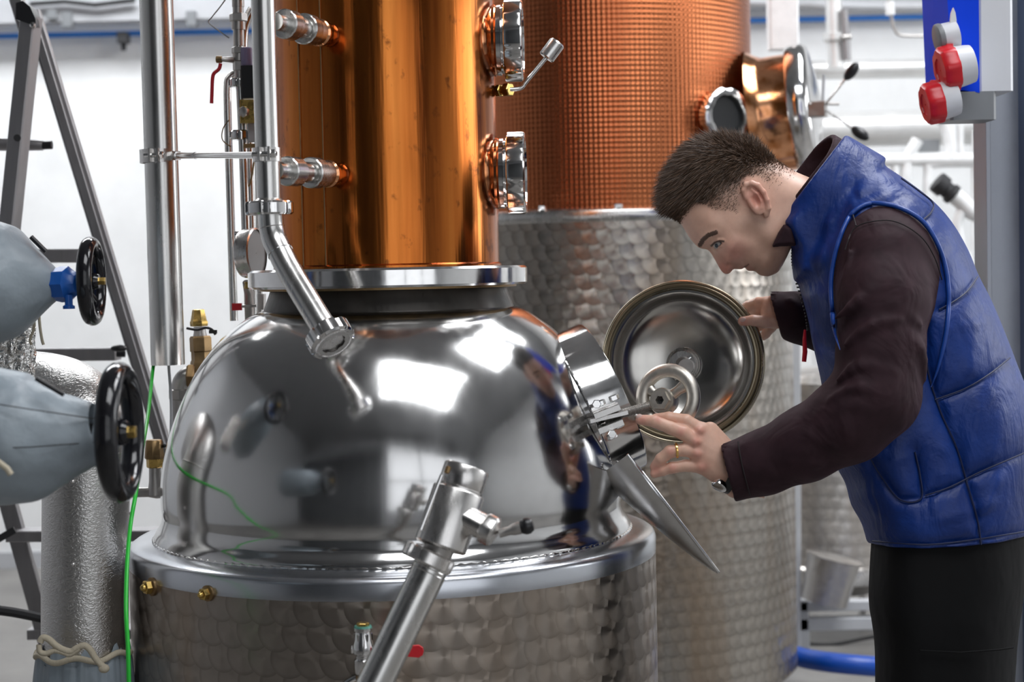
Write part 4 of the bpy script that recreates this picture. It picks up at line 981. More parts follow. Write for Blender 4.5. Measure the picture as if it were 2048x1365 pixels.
def np_mesh(name, parts, mt, parent=None, smooth_it=0, colfn=None, label=None):
    Vs, Qs, n = [], [], 0
    for V, Q in parts: Vs.append(V); Qs.append(Q+n); n += len(V)
    V = np.concatenate(Vs); Q = np.concatenate(Qs)
    for _ in range(smooth_it):
        acc = np.zeros_like(V); c = np.zeros(len(V))
        for a, b in ((0, 1), (1, 2), (2, 3), (3, 0)):
            for p_, q_ in ((a, b), (b, a)):
                np.add.at(acc, Q[:, p_], V[Q[:, q_]]); np.add.at(c, Q[:, p_], 1)
        V = V*.4+.6*acc/np.maximum(c, 1)[:, None]
    off = np.array(parent['_o']) if parent is not None else np.zeros(3)
    Wv = Mw(V)-off
    me = bpy.data.meshes.new(name); me.vertices.add(len(V)); me.vertices.foreach_set('co', Wv.astype(np.float32).ravel())
    me.loops.add(len(Q)*4); me.loops.foreach_set('vertex_index', Q.astype(np.int32).ravel())
    me.polygons.add(len(Q)); me.polygons.foreach_set('loop_start', np.arange(0, len(Q)*4, 4, dtype=np.int32)); me.polygons.foreach_set('use_smooth', np.ones(len(Q), bool))
    me.update(calc_edges=True); me.validate()
    if colfn is not None:
        at = me.color_attributes.new('tone', 'FLOAT_COLOR', 'POINT'); cc = colfn(V); at.data.foreach_set('color', np.concatenate([cc, np.ones((len(V), 1))], 1).astype(np.float32).ravel())
    me.materials.append(mt)
    o = bpy.data.objects.new(name, me); COL.objects.link(o)
    if parent is not None: o.parent = parent; o['_o'] = tuple(off)
    if label: o['label'] = label
    return o, V, Q
# ------------------------------------------------------------------ materials of the man
m = M_skin = mat('skin', (.6, .38, .28), 0, .42); t = NT(m); t.b.inputs['Subsurface Weight'].default_value = .12; t.b.inputs['Subsurface Radius'].default_value = (.012, .005, .003); t.b.inputs['Subsurface Scale'].default_value = .6
ca = t.n('ShaderNodeVertexColor', layer_name='tone'); nz = t.noise((1, 1, 1), 90, 4, .6)
mx = t.n('ShaderNodeMix', data_type='RGBA', blend_type='MULTIPLY'); mx.inputs[0].default_value = .5; t.l(ca.outputs[0], mx.inputs[6]); t.l(t.ramp(nz, [(.3, (.82, .76, .76)), (.7, (1, 1, 1))]), mx.inputs[7]); t.set('Base Color', mx.outputs[2]); t.bump(t.noise((1, 1, 1), 500, 3), .12, .0006)
m = M_vest = mat('vest_nylon', (.006, .05, .30), 0, .47, Specular_IOR_Level=.35); t = NT(m)
t.set('Base Color', t.ramp(t.noise((1, 1, 1), 14, 3), [(.3, (.002, .021, .14)), (.7, (.003, .031, .195))]))
wn = t.n('ShaderNodeTexNoise'); wn.inputs['Scale'].default_value = 16; wn.inputs['Detail'].default_value = 3; wn.inputs['Distortion'].default_value = 1.6; t.l(t.coord((1, 1, .55)), wn.inputs['Vector'])
wn2 = t.noise((1, 1, 1), 48, 3, .6); t.bump(t.m('ADD', wn.outputs['Fac'], t.m('MULTIPLY', wn2, .30)), .5, .010)
m = M_fleece = mat('fleece', (.034, .014, .018), 0, .75, Specular_IOR_Level=.2); t = NT(m); t.b.inputs['Sheen Weight'].default_value = .08; t.b.inputs['Sheen Tint'].default_value = (.5, .3, .35, 1)
t.set('Base Color', t.ramp(t.noise((1, 1, 1), 30, 4), [(.3, (.020, .0085, .012)), (.7, (.032, .014, .019))])); wn = t.n('ShaderNodeTexNoise'); wn.inputs['Scale'].default_value = 11; wn.inputs['Detail'].default_value = 2.5; wn.inputs['Distortion'].default_value = 1.0; t.l(t.coord(), wn.inputs['Vector']); t.bump(wn.outputs['Fac'], .6, .014)
m = M_trou = mat('trouser_cloth', (.006, .006, .0065), 0, .8, Specular_IOR_Level=.15); t = NT(m); t.bump(t.noise((1, 1, .6), 9, 3), .5, .02)
m = M_hair = mat('hair', (.035, .018, .010), 0, .5); t = NT(m); ca = t.n('ShaderNodeVertexColor', layer_name='tone'); t.l(ca.outputs[0], t.b.inputs['Base Color'])
M_eye = mat('eye_white', (.42, .38, .36), 0, .15); M_iris = mat('iris', (.05, .07, .09), 0, .1)
M_gold = mat('gold', (.85, .55, .18), 1, .2)
man_ = root('person', (P(1890, 1300, D0).x, D0, 0), 'man in blue padded vest and dark maroon fleece bending over the open lid', 'person')
# ------------------------------------------------------------------ head, neck, hands
HP = [(1353, 425), (1347, 388), (1358, 343), (1387, 303), (1432, 284), (1482, 290), (1522, 306), (1556, 325), (1592, 345), (1630, 362), (1690, 400), (1715, 440), (1712, 480), (1690, 496), (1655, 492), (1625, 478), (1600, 472), (1584, 492), (1574, 512), (1568, 524), (1558, 541), (1548, 548), (1536, 552), (1524, 551), (1516, 547), (1511, 542.5), (1506, 541.5), (1499, 541.5), (1494, 539.5), (1491, 535.5), (1488, 534.5), (1484, 537.5), (1477, 538), (1470, 537.5), (1465, 539), (1461, 544), (1455, 547.5), (1449, 546.5), (1443, 541), (1436, 529), (1428, 515), (1421, 504), (1414, 498.5), (1405, 497), (1396, 493), (1387, 484), (1380, 475), (1371, 461), (1361, 444)]
HPs = [tuple(q) for q in spl(HP, 3, True)]
WC = [(1370, 360, 60), (1420, 330, 78), (1480, 330, 84), (1530, 340, 76), (1375, 410, 62), (1440, 390, 82), (1500, 400, 82), (1390, 460, 60), (1430, 440, 73), (1480, 440, 75), (1440, 480, 66), (1490, 490, 66), (1480, 520, 56), (1520, 520, 54), (1535, 535, 48), (1545, 470, 72), (1570, 420, 66), (1560, 370, 66), (1620, 410, 64), (1680, 450, 68), (1600, 470, 62), (1560, 500, 58)]
def headW(X, Y):
    Wm = idw(X, Y, WC, 20, 1.6)
    dn = line_d(X, Y, [(1417, 503), (1430, 520), (1440, 533), (1450, 541), (1459, 540)]); nw = np.interp(X, [1415, 1435, 1450, 1460], [12, 13, 16, 19])
    m_ = np.exp(-(dn/(10.5+.12*np.clip(Y-505, 0, 40)))**4); Wm = Wm*(1-m_)+nw*m_
    dl_ = line_d(X, Y, [(1474, 537), (1488, 535), (1508, 542)]); m_ = .5*np.exp(-(dl_/12)**2); Wm = Wm*(1-m_)+26*m_
    g = lambda cx, cy, r, a, rx=1.0: a*np.exp(-(((X-cx)*rx)**2+(Y-cy)**2)/(r*r))
    Wm = Wm+g(1459, 536, 6.5, 9)-g(1467, 531, 4, 5)              # nostril wing and crease
    Wm = Wm-g(1432, 490, 12, 13)-g(1470, 512, 9, 3)+g(1456, 496, 14, 4)   # eye socket, cheek
    dB = line_d(X, Y, [(1400, 489), (1407, 479), (1418, 470), (1430, 466)]); Wm = Wm+4.5*np.exp(-(dB/6)**2)
    dM = line_d(X, Y, [(1488, 535), (1493, 531), (1500, 527)]); Wm = Wm-6*np.exp(-(dM/2.4)**2)
    dN = line_d(X, Y, [(1463, 524), (1472, 526), (1482, 520)]); Wm = Wm-3*np.exp(-(dN/4)**2)
    Wm = Wm+g(1470, 480, 16, 3)
    return np.maximum(Wm, 6)
G = grid((1335, 272, -104), (1700, 566, 104), 1.9)
f = inflate(G, HPs, headW, .85, off=1.0)
nos = np.array([1461.5, 541.0])
for sgn in (-1, 1):
    f = smax(f, -capsule(G, (1460, 544, sgn*8), (1456, 535, sgn*7), 3.2, 2), 2)
    ear = ellipsoid(G, (1511, 399, sgn*84), (17, 33, 6), [[.94, -.34, 0], [.34, .94, 0], [0, 0, 1]])
    helix = chain(G, [(1492, 395, sgn*84, 4.5), (1487, 380, sgn*88, 5), (1492, 369, sgn*90, 5.5), (1503, 366, sgn*91, 5.5), (1516, 371, sgn*92, 5.5), (1527, 384, sgn*92, 5.2), (1534, 400, sgn*89, 5), (1537, 416, sgn*84, 5.5), (1533, 430, sgn*77, 6)], 3)
    anti = chain(G, [(1503, 378, sgn*88, 3), (1514, 388, sgn*89, 3.5), (1521, 402, sgn*88, 3.5), (1522, 416, sgn*85, 4)], 3)
    ear = smin(smin(ear, helix, 4), anti, 3)
    ear = smax(ear, -ellipsoid(G, (1511, 403, sgn*93), (9, 14, 10), [[.94, -.34, 0], [.34, .94, 0], [0, 0, 1]]), 3)
    trag = capsule(G, (1500, 402, sgn*84), (1506, 412, sgn*84), 5, 4.5)
    f = smin(f, smin(ear, trag, 3), 4)
HA = np.array
def headH(x, y):
    X = HA([[x]], float); Y = HA([[y]], float); d = poly_sd(X, Y, HPs)+1.0; Wm = headW(X, Y); q = np.clip(d/np.minimum(Wm*.85, 120), 0, 1)
    return float(Wm[0, 0])*math.sqrt(max(1-(1-float(q[0, 0]))**2, 0))
EYE = (1437.5, 488.0); eyh = headH(*EYE)
for sgn in (-1, 1):
    up_ = [(x, y, sgn*(headH(x, y)+dz), r_) for x, y, dz, r_ in ((1424, 490, -.5, 2.2), (1429, 483.5, .5, 3.2), (1437, 479.5, 0, 3.6), (1446, 480, -1, 2.8), (1453, 483, -2, 1.8))]
    lo_ = [(x, y, sgn*(headH(x, y)+dz), r_) for x, y, dz, r_ in ((1426, 497, -1.5, 2.0), (1434, 495.5, -1, 2.6), (1443, 492, -1, 2.6), (1451, 486, -2, 1.8))]
    f = smax(f, -ellipsoid(G, (EYE[0]-1, EYE[1]+.5, sgn*(eyh+1)), (10, 6, 7)), 3)
    f = smin(f, chain(G, up_, 2), 3); f = smin(f, chain(G, lo_, 2), 3)
headVQ = surf_net(f, (1335, 272, -104), 1.9)
# near (left) hand
G = grid((1255, 806, -225), (1530, 1010, -85), 1.7)
HZ = (1, 1, 1.0)
def hand_f(G, fingers, palm, k=5):
    f = None
    for a, b, ra, rb in palm:
        c = capsule(G, a, b, ra, rb, (1, 1, 1.35)); f = c if f is None else smin(f, c, 10)
    for fg in fingers:
        f = smin(f, chain(G, fg, 3), k)
    return f
NW = -168
palm = [((1478, 962, NW*1.0), (1405, 864, NW), 33, 19), ((1478, 962, NW), (1396, 886, NW-4), 33, 19), ((1478, 962, NW), (1398, 912, NW-2), 33, 18), ((1470, 958, NW), (1408, 934, NW+4), 30, 17), ((1450, 900, NW+14), (1420, 862, NW+14), 22, 18)]
fing = [[(1404, 862, NW+2, 15), (1372, 842, NW-2, 13), (1338, 836, NW+6, 12), (1312, 838, NW+16, 10.5)],
        [(1394, 884, NW-6, 15), (1366, 866, NW-14, 14.5), (1340, 856, NW-18, 13), (1308, 843, NW-18, 12.5), (1281, 840, NW-14, 10)],
        [(1396, 906, NW-4, 14), (1368, 900, NW-8, 13), (1340, 904, NW-8, 12.8), (1322, 918, NW-2, 11.5), (1309, 934, NW+8, 9.5)],
        [(1404, 934, NW+2, 14), (1370, 932, NW, 12), (1345, 936, NW-2, 11.8), (1326, 942, NW+4, 10.5), (1309, 948, NW+9, 9)],
        [(1440, 890, NW+22, 17), (1405, 862, NW+44, 15), (1375, 846, NW+54, 13), (1350, 842, NW+58, 11)]]
f = hand_f(G, fing, palm, 5)
f = smin(f, capsule(G, (1470, 955, NW), (1540, 965, NW), 32, 34, (1, 1, 1.2)), 8)
for x, y, z in ((1399, 862, NW-13), (1392, 884, NW-18), (1394, 907, NW-15), (1403, 934, NW-9)): f = smin(f, ellipsoid(G, (x, y, z), (8, 8, 7)), 7)
for a_, b_ in (((1400, 872), (1440, 900)), ((1400, 896), (1450, 920)), ((1404, 920), (1450, 940))):   # hollows between tendons
    f = smax(f, -capsule(G, (*a_, NW-30), (*b_, NW-34), 8, 5), 8)
for x, y in ((1340, 858), (1364, 868), (1342, 904), (1346, 936)):
    pass
handL = surf_net(f, (1255, 806, -225), 1.7)
# far (right) hand gripping the lid
G = grid((1465, 575, 70), (1640, 690, 200), 1.7)
RWz = 128
palm = [((1590, 628, RWz), (1545, 612, RWz), 27, 18), ((1590, 628, RWz), (1540, 628, RWz), 27, 19), ((1590, 630, RWz), (1550, 640, RWz-8), 26, 17)]
fing = [[(1560, 640, RWz-6, 17), (1530, 644, RWz-14, 13), (1506, 642, RWz-19, 11.5), (1485, 643, RWz-19, 9.5)],
        [(1544, 606, RWz+4, 14), (1516, 606, RWz+16, 11), (1496, 612, RWz+34, 10), (1484, 620, RWz+42, 9)],
        [(1540, 616, RWz+8, 13), (1520, 622, RWz+22, 11), (1504, 632, RWz+40, 10), (1494, 640, RWz+46, 9)],
        [(1545, 632, RWz+10, 13), (1530, 642, RWz+24, 11), (1518, 652, RWz+38, 10), (1510, 660, RWz+44, 9)],
        [(1552, 644, RWz+10, 12), (1542, 656, RWz+20, 10), (1532, 668, RWz+30, 9), (1526, 674, RWz+34, 8)]]
f = hand_f(G, fing, palm, 5)
handR = surf_net(f, (1465, 575, 70), 1.7)
# hidden torso, arms and legs under the clothes, kept a little inside them
G = grid((1540, 330, -240), (2100, 2120, 240), 14)
f = capsule(G, (1650, 430, 0), (1740, 500, 0), 62, 90)
f = smin(f, capsule(G, (1760, 560, 0), (1880, 900, 0), 120, 130, (1, 1, .8)), 30)
f = smin(f, capsule(G, (1880, 900, 0), (1900, 1080, 0), 125, 130, (1, 1, .8)), 30)
f = smin(f, chain(G, [(1750, 540, -130, 60), (1770, 790, -190, 46), (1700, 870, -185, 40)], 20), 20)
f = smin(f, chain(G, [(1750, 560, 120, 60), (1730, 690, 150, 44), (1640, 660, 140, 36)], 20), 20)
for w_ in (-85, 85):
    f = smin(f, chain(G, [(1895, 1080, w_, 90), (1888, 1560, w_, 62), (1900, 2060, w_, 40), (1790, 2080, w_, 34)], 20), 20)
tor = surf_net(f, (1540, 330, -240), 14)
def toneS(V):
    n = len(V); c = np.tile(np.array([.74, .46, .345]), (n, 1)); x, y, z = V.T
    def mixin(col, a): nonlocal c; a = np.clip(a, 0, 1)[:, None]; c = c*(1-a)+np.array(col)*a
    g = lambda cx, cy, r: np.exp(-((x-cx)**2+(y-cy)**2)/(r*r))
    hd = (x < 1720) & (y < 570) & (np.abs(z) < 120)
    h1 = hd.astype(float)
    mixin((.62, .22, .16), h1*.75*g(1449, 538, 18)); mixin((.60, .20, .17), h1*.45*g(1470, 505, 26))
    mixin((.66, .20, .15), h1*.6*g(1515, 395, 26)*(np.abs(z) > 78)); mixin((.52, .20, .17), h1*.55*np.exp(-(line_d(x, y, [(1484, 536), (1494, 534), (1506, 539)])/4.5)**2)); mixin((.16, .06, .05), h1*.8*(line_d(x, y, [(1489, 535), (1497, 529.5)]) < 1.6))
    # stubble along jaw and lip
    dj = line_d(x, y, [(1500, 450), (1530, 480), (1548, 515), (1535, 542), (1515, 540)]); mixin((.27, .155, .105), h1*.55*np.exp(-(dj/20)**2))
    mixin((.27, .155, .105), h1*.4*g(1474, 532, 9))
    mixin((.06, .030, .020), h1*.92*(line_d(x, y, [(1400, 490), (1406, 480), (1416, 471), (1432, 465)]) < 4.5)*(np.abs(z) > 12))
    mixin((.04, .022, .016), h1*.85*(line_d(x, y, [(1423, 492), (1429, 486), (1438, 482.5), (1447, 482.5)]) < 2.0)*(np.abs(z) > 15))
    # cropped hair tone on the scalp
    s_ = hair_f(x, y); mixin((.22, .13, .09), h1*np.clip(s_*1.4, 0, .72)); mixin((.045, .026, .017), h1*np.clip((s_-.5)*2.6, 0, 1))
    hn = (~hd) & (x < 1640)
    for cx, cy, r in ((1399, 862, 12), (1393, 884, 12), (1395, 908, 12), (1404, 934, 14), (1342, 904, 9), (1346, 936, 10), (1283, 840, 13), (1311, 940, 14), (1362, 864, 10), (1316, 838, 8), (1487, 643, 12)): mixin((.62, .20, .16), hn*.5*g(cx, cy, r))
    return c
HAIRP = [(1312, 400), (1330, 465), (1350, 470), (1364, 446), (1380, 425), (1396, 406), (1412, 412), (1430, 422), (1452, 424), (1478, 428), (1486, 410), (1484, 378), (1494, 356), (1520, 356), (1540, 380), (1550, 390), (1572, 372), (1592, 354), (1600, 335), (1540, 290), (1480, 262), (1400, 262), (1330, 300)]
def hair_f(x, y):
    d = poly_sd(x, y, HAIRP); a = np.clip(d/10, 0, 1)
    # fade: full at the crown and front, thin towards nape and sides
    lo = np.clip((-(x-1480)*.62-(y-352)*1.0)/95+.62, np.where(x > 1500, .05, .26), 1.0)
    return a*lo
body, BV, BQ = np_mesh('body', [headVQ, handL, handR, tor], M_skin, man_, 1, toneS, None)
# ------------------------------------------------------------------ eyes
for sgn in (-1, 1):
    c = M1(EYE[0], EYE[1]+1, sgn*(eyh-11)); e = MB().ball(c, 11.5*S0, 20, 14).build('eye', M_eye, man_)
    dv = (M1(EYE[0]-7, EYE[1]+5, sgn*(eyh+2))-c).normalized(); MB().ball(c+dv*(6.4*S0), 6*S0, 16, 10).build('iris', M_iris, e)
# ------------------------------------------------------------------ hair strands
V, Q = headVQ; V = V.copy()
cen = V[Q].mean(1); e1 = V[Q[:, 2]]-V[Q[:, 0]]; e2 = V[Q[:, 3]]-V[Q[:, 1]]; nn = np.cross(e1, e2); ar = np.linalg.norm(nn, axis=1)+1e-9; nn /= ar[:, None]
# orient outwards from head centre
nn[((cen-np.array([1460, 390, 0]))*nn).sum(1) < 0] *= -1
hf = hair_f(cen[:, 0], cen[:, 1])
earm = (np.abs(cen[:, 2]) > 70) & (((cen[:, 0]-1512)/32)**2+((cen[:, 1]-400)/44)**2 < 1)
hf[earm] = 0
pr = np.sqrt(hf)*ar; pr = pr/pr.sum(); NS = 30000
pick = np.random.choice(len(cen), NS, p=pr); R_ = np.random.rand
base = cen[pick]+(R_(NS, 3)-.5)*2.0; nrm = nn[pick]; hh = hf[pick]
ln = np.where(hh > .5, 9+22*np.clip((hh-.5)*2, 0, 1), 3.5+9*hh)*(.7+.6*R_(NS))
fr_w = np.clip((1440-base[:, 0])/80, 0, 1)*np.clip((hh-.6)*4, 0, 1); ln = ln*(1+.45*fr_w)
swp = np.stack([-.80-.2*fr_w, .40+.35*fr_w, np.zeros(NS)], 1)
side_ = np.abs(base[:, 2])/80
swp[:, 1] += .45*np.clip(side_, 0, 1)
swp = swp-nrm*np.minimum((swp*nrm).sum(1), .2)[:, None]
up = np.clip(.62-.38*np.clip(side_, 0, 1)**2, .12, 1)
up = np.where(hh < .5, .35, up)
d1 = nrm*up[:, None]+swp*(1-up*.5)[:, None]+(R_(NS, 3)-.5)*.75; d1 /= np.linalg.norm(d1, axis=1)[:, None]
d2 = d1*.8+swp*.35+(R_(NS, 3)-.5)*.45; d2 /= np.linalg.norm(d2, axis=1)[:, None]
p0 = base-nrm*1.5; p1 = p0+d1*(ln*.5)[:, None]; p2 = p1+d2*(ln*.5)[:, None]
wd = .62; rv_ = R_(NS, 3)-.5; sx_ = np.cross(d1, rv_); sx_ /= np.linalg.norm(sx_, axis=1)[:, None]; sy_ = np.cross(d1, sx_)
VV = np.concatenate([p0+sx_*wd, p0-sx_*wd*.5+sy_*wd*.87, p0-sx_*wd*.5-sy_*wd*.87, p1+sx_*wd*.8, p1-sx_*wd*.4+sy_*wd*.7, p1-sx_*wd*.4-sy_*wd*.7, p2])
ix = np.arange(NS); q = []
for a_, b_ in ((0, 1), (1, 2), (2, 0)): q.append(np.stack([ix+a_*NS, ix+b_*NS, ix+(b_+3)*NS, ix+(a_+3)*NS], 1))
tr = []
for a_, b_ in ((3, 4), (4, 5), (5, 3)): tr.append(np.stack([ix+a_*NS, ix+b_*NS, ix+6*NS], 1))
me = bpy.data.meshes.new('hair'); Wv = Mw(VV)-np.array(man_['_o'])
me.from_pydata(Wv.tolist(), [], np.concatenate(q).tolist()+np.concatenate(tr).tolist()); me.update()
sh = R_(NS); light = np.clip(1-hh*1.7, 0, 1)
cs_ = np.array([.058, .034, .021])[None]*(1+2.2*sh[:, None]**2)*(1-light[:, None])+np.array([.15, .085, .052])[None]*(.7+.6*sh[:, None])*light[:, None]
cs_ = np.tile(cs_, (7, 1)); at = me.color_attributes.new('tone', 'FLOAT_COLOR', 'POINT'); at.data.foreach_set('color', np.concatenate([cs_, np.ones((len(cs_), 1))], 1).astype(np.float32).ravel())
me.materials.append(M_hair); o = bpy.data.objects.new('hair', me); COL.objects.link(o); o.parent = man_; o['_o'] = man_['_o']; o['kind'] = 'stuff'
# ------------------------------------------------------------------ vest
VP = [(1600, 452), (1604, 425), (1625, 395), (1650, 355), (1680, 312), (1710, 298), (1735, 310), (1767, 330), (1808, 357), (1862, 398), (1903, 443), (1936, 499), (1957, 550), (1985, 605), (2014, 675), (2036, 733), (2052, 775), (2066, 830), (2074, 900), (2072, 980), (2066, 1060), (2066, 1150), (2040, 1190), (1900, 1200), (1790, 1200), (1742, 1180), (1738, 1110), (1724, 1050), (1702, 1010), (1691, 968), (1673, 933), (1660, 880), (1648, 800), (1640, 753), (1624, 683), (1614, 630), (1596, 568), (1586, 527), (1588, 486)]
VPs = [tuple(q) for q in spl(VP, 3, True)]
VW = [(1640, 400, 84), (1690, 340, 90), (1610, 480, 84), (1600, 540, 96), (1740, 350, 120), (1680, 430, 130), (1650, 520, 140), (1780, 370, 150), (1840, 420, 178), (1880, 480, 190), (1720, 440, 152), (1690, 520, 158), (1640, 620, 166), (1700, 650, 165), (1780, 560, 165), (1850, 560, 180), (1920, 620, 190), (1880, 700, 188), (1680, 760, 182), (1780, 760, 180), (1950, 800, 192), (1720, 900, 190), (1850, 900, 196), (2000, 950, 190), (1760, 1050, 196), (1900, 1060, 204), (2020, 1050, 192)]
SEAMS = [[(1803, 357), (1838, 382), (1866, 406), (1862, 425), (1846, 440)], [(1878, 620), (1910, 602), (1935, 582), (1958, 550)], [(1870, 800), (1930, 778), (1980, 748), (2020, 716)], [(1850, 992), (1900, 975), (1960, 945), (2050, 906)], [(1850, 650), (1856, 740), (1880, 820), (1915, 900), (1935, 970), (1955, 1040), (1962, 1090)],
         [(1745, 1083), (1850, 1090), (1950, 1080), (2060, 1062)], [(1712, 355), (1705, 385), (1716, 400)], [(1640, 690), (1664, 700), (1700, 705)], [(1735, 905), (1760, 950), (1800, 1000), (1842, 998), (1840, 950), (1830, 905)], [(1700, 340), (1682, 380), (1650, 430), (1622, 480)], [(1734, 310), (1722, 352), (1690, 410), (1668, 450)], [(1640, 860), (1700, 870), (1760, 880)]]
FOLDS = [((1727, 312), (1697, 372), 8, -8), ((1697, 372), (1664, 432), 8, -7), ((1730, 560), (1660, 575), 10, 4), ((1930, 470), (1890, 520), 9, -4), ((1850, 385), (1790, 400), 7, -4), ((1985, 640), (1930, 650), 8, 4), ((2000, 960), (1960, 1050), 10, 5), ((1890, 950), (1870, 1020), 10, 4), ((1720, 960), (1740, 1060), 10, 4), ((1640, 700), (1655, 800), 10, 5), ((1690, 860), (1740, 900), 9, 5), ((1760, 930), (1830, 910), 8, 3), ((1700, 620), (1640, 640), 9, 3), ((1950, 660), (1940, 740), 12, 4), ((1990, 700), (1950, 760), 9, -3), ((1900, 830), (1890, 900), 12, 4), ((1960, 820), (1935, 930), 12, 4), ((2010, 830), (1985, 920), 12, 4), ((1770, 345), (1720, 385), 8, 4), ((1790, 365), (1730, 395), 7, -3), ((1815, 385), (1740, 400), 8, 3), ((1655, 560), (1615, 600), 9, 4), ((1700, 1000), (1760, 1030), 12, 4), ((1880, 1040), (1980, 1010), 12, 4), ((1900, 660), (1895, 740), 14, 4), ((1655, 480), (1630, 540), 10, 4), ((1680, 450), (1655, 500), 8, -4), ((1660, 560), (1650, 660), 12, 3)]
def vestW(X, Y):
    Wm = idw(X, Y, VW, 22, 2.0)
    d = np.full(X.shape, 1e9)
    for sm_l in SEAMS: d = np.minimum(d, line_d(X, Y, sm_l))
    Wm = Wm+17*(1-np.exp(-d/13))-11
    for a_, b_, r_, am in FOLDS: Wm = Wm+am*np.exp(-(line_d(X, Y, [a_, b_])/r_)**2)
    return Wm
G = grid((1530, 255, -225), (2090, 1112, 225), 3.6)
f = inflate(G, VPs, vestW, .85, Dmax=110)
# collar frame
cu = np.array([.609, -.793]); cv = np.array([.793, .609]); cc = np.array([1630, 358])
def collar(G, r_u, r_w, th, v0, v1, slope=0.0, flare=.12):
    U = (G[0]-cc[0])*cu[0]+(G[1]-cc[1])*cu[1]; V_ = (G[0]-cc[0])*cv[0]+(G[1]-cc[1])*cv[1]
    k = 1+flare*np.clip(V_, -40, 140)/100
    rr = np.sqrt((U/(r_u*k))**2+(G[2]/(r_w*k))**2)+1e-6; sh_ = np.abs(rr-1)*np.minimum(r_u, r_w)*.98-th
    return smax(smax(sh_, (v0+slope*U)-V_, 3), V_-v1, 6)
fc = collar(G, 98, 82, 9, -6, 90)
f = smin(f, fc, 9)
cf = inflate(G, [(1560, 441), (1600, 395), (1690, 330), (1710, 420), (1650, 560), (1588, 560), (1586, 500), (1572, 470)], lambda X, Y: np.full(X.shape, 90.), .3)
f = smin(f, cf, 12)
hemy = np.interp(G[0], [1720, 1740, 1785, 1850, 1930, 2000, 2060], [1082, 1088, 1096, 1098, 1094, 1086, 1072])
f = smax(f, G[1]-hemy, 5)
fin = inflate(G, VPs, lambda X, Y: vestW(X, Y)-14, .85, off=-12, Dmax=110)
f = smax(f, -smax(fin, 1060-G[1], 3), 3)
# open the neck
U = (G[0]-cc[0])*cu[0]+(G[1]-cc[1])*cu[1]; V_ = (G[0]-cc[0])*cv[0]+(G[1]-cc[1])*cv[1]; k = 1+.12*np.clip(V_, -40, 140)/100
hole = smax((np.sqrt((U/(98*k))**2+(G[2]/(82*k))**2)-1)*80+9, V_-75, 8)
f = smax(f, -hole, 4)
vest, VV_, _ = np_mesh('padded_vest', [surf_net(f, (1530, 255, -225), 3.6)], M_vest, man_, 5, None, 'royal blue padded vest with stitched panels')
# stitched seams and armhole piping as fine cords lying on the cloth
def on_mesh(V, x, y, lift=0.0, r_=7):
    m_ = (np.abs(V[:, 0]-x) < r_) & (np.abs(V[:, 1]-y) < r_) & (V[:, 2] < 0)
    return (float(V[m_, 2].min()) if m_.any() else -60.)-lift
def on_vest(x, y, side=-1, lift=2.0): return on_mesh(VV_, x, y, lift)
M_seam = mat('vest_stitching', (.002, .008, .05), 0, .6); M_pipe_v = mat('vest_piping', (.006, .05, .28), 0, .4)
for sl_ in SEAMS[:6]+SEAMS[8:9]:
    pts = [M1(p[0], p[1], on_vest(p[0], p[1], -1, -.6)) for p in spl(sl_, 6) if poly_sd(np.array([[p[0]]]), np.array([[p[1]]]), VPs)[0, 0] > 1]
    if len(pts) > 2: MB().tube(pts, 1.7*S0, 6).build('stitched_seam', M_seam, vest)
# zip teeth down the front edge
for i in range(34):
    f_ = i/33; x, y = [(1588, 500), (1590, 540), (1604, 590), (1616, 640), (1626, 690)][0], 0
zp = spl([(1586, 488), (1585, 525), (1594, 568), (1610, 620), (1616, 660)], 14)
z = MB()
for i, p in enumerate(zp[::2]): z.box(M1(p[0]+1, p[1], -8), (.006, .006, .003))
z.build('zip_teeth', M_dark, vest)
zt = MB().tube([M1(x, y, -14) for x, y in ((1610, 660), (1609, 680), (1610, 704), (1608, 724))], [2.5*S0, 4*S0, 5*S0, 4.5*S0], 8); zt.build('zip_pull', M_redh, vest, label='dark red zip pull')
# ------------------------------------------------------------------ fleece collar
G = grid((1525, 255, -110), (1720, 540, 110), 2.6)
f = collar(G, 91, 75, 4.5, -25-14*np.clip(G[2]/60, -1, 1), 70, 0, .10)
U = (G[0]-cc[0])*cu[0]+(G[1]-cc[1])*cu[1]; V_ = (G[0]-cc[0])*cv[0]+(G[1]-cc[1])*cv[1]
front = smax(chain(G, [(1560, 478, -44, 13), (1575, 470, -62, 14), (1606, 470, -72, 18)], 10), -ellipsoid(G, (1500, 470, 0), (30, 30, 60)), 4)
frontb = smax(chain(G, [(1560, 478, 44, 13), (1575, 470, 62, 14), (1606, 470, 72, 18)], 10), -ellipsoid(G, (1500, 470, 0), (30, 30, 60)), 4)
flap = inflate(G, [(1564, 440), (1596, 448), (1600, 500), (1560, 501), (1540, 503), (1536, 492), (1550, 462)], lambda X, Y: np.full(X.shape, 80.), .2)
flap = smax(flap, 64-np.abs(G[2]), 3)
neckcut = capsule(G, (1500, 420, 0), (1640, 470, 0), 40, 50)
f = smin(f, flap, 4)
fcol, _, _ = np_mesh('fleece_collar', [surf_net(f, (1525, 255, -110), 2.6)], M_fleece, man_, 2, None, 'standing maroon fleece collar')
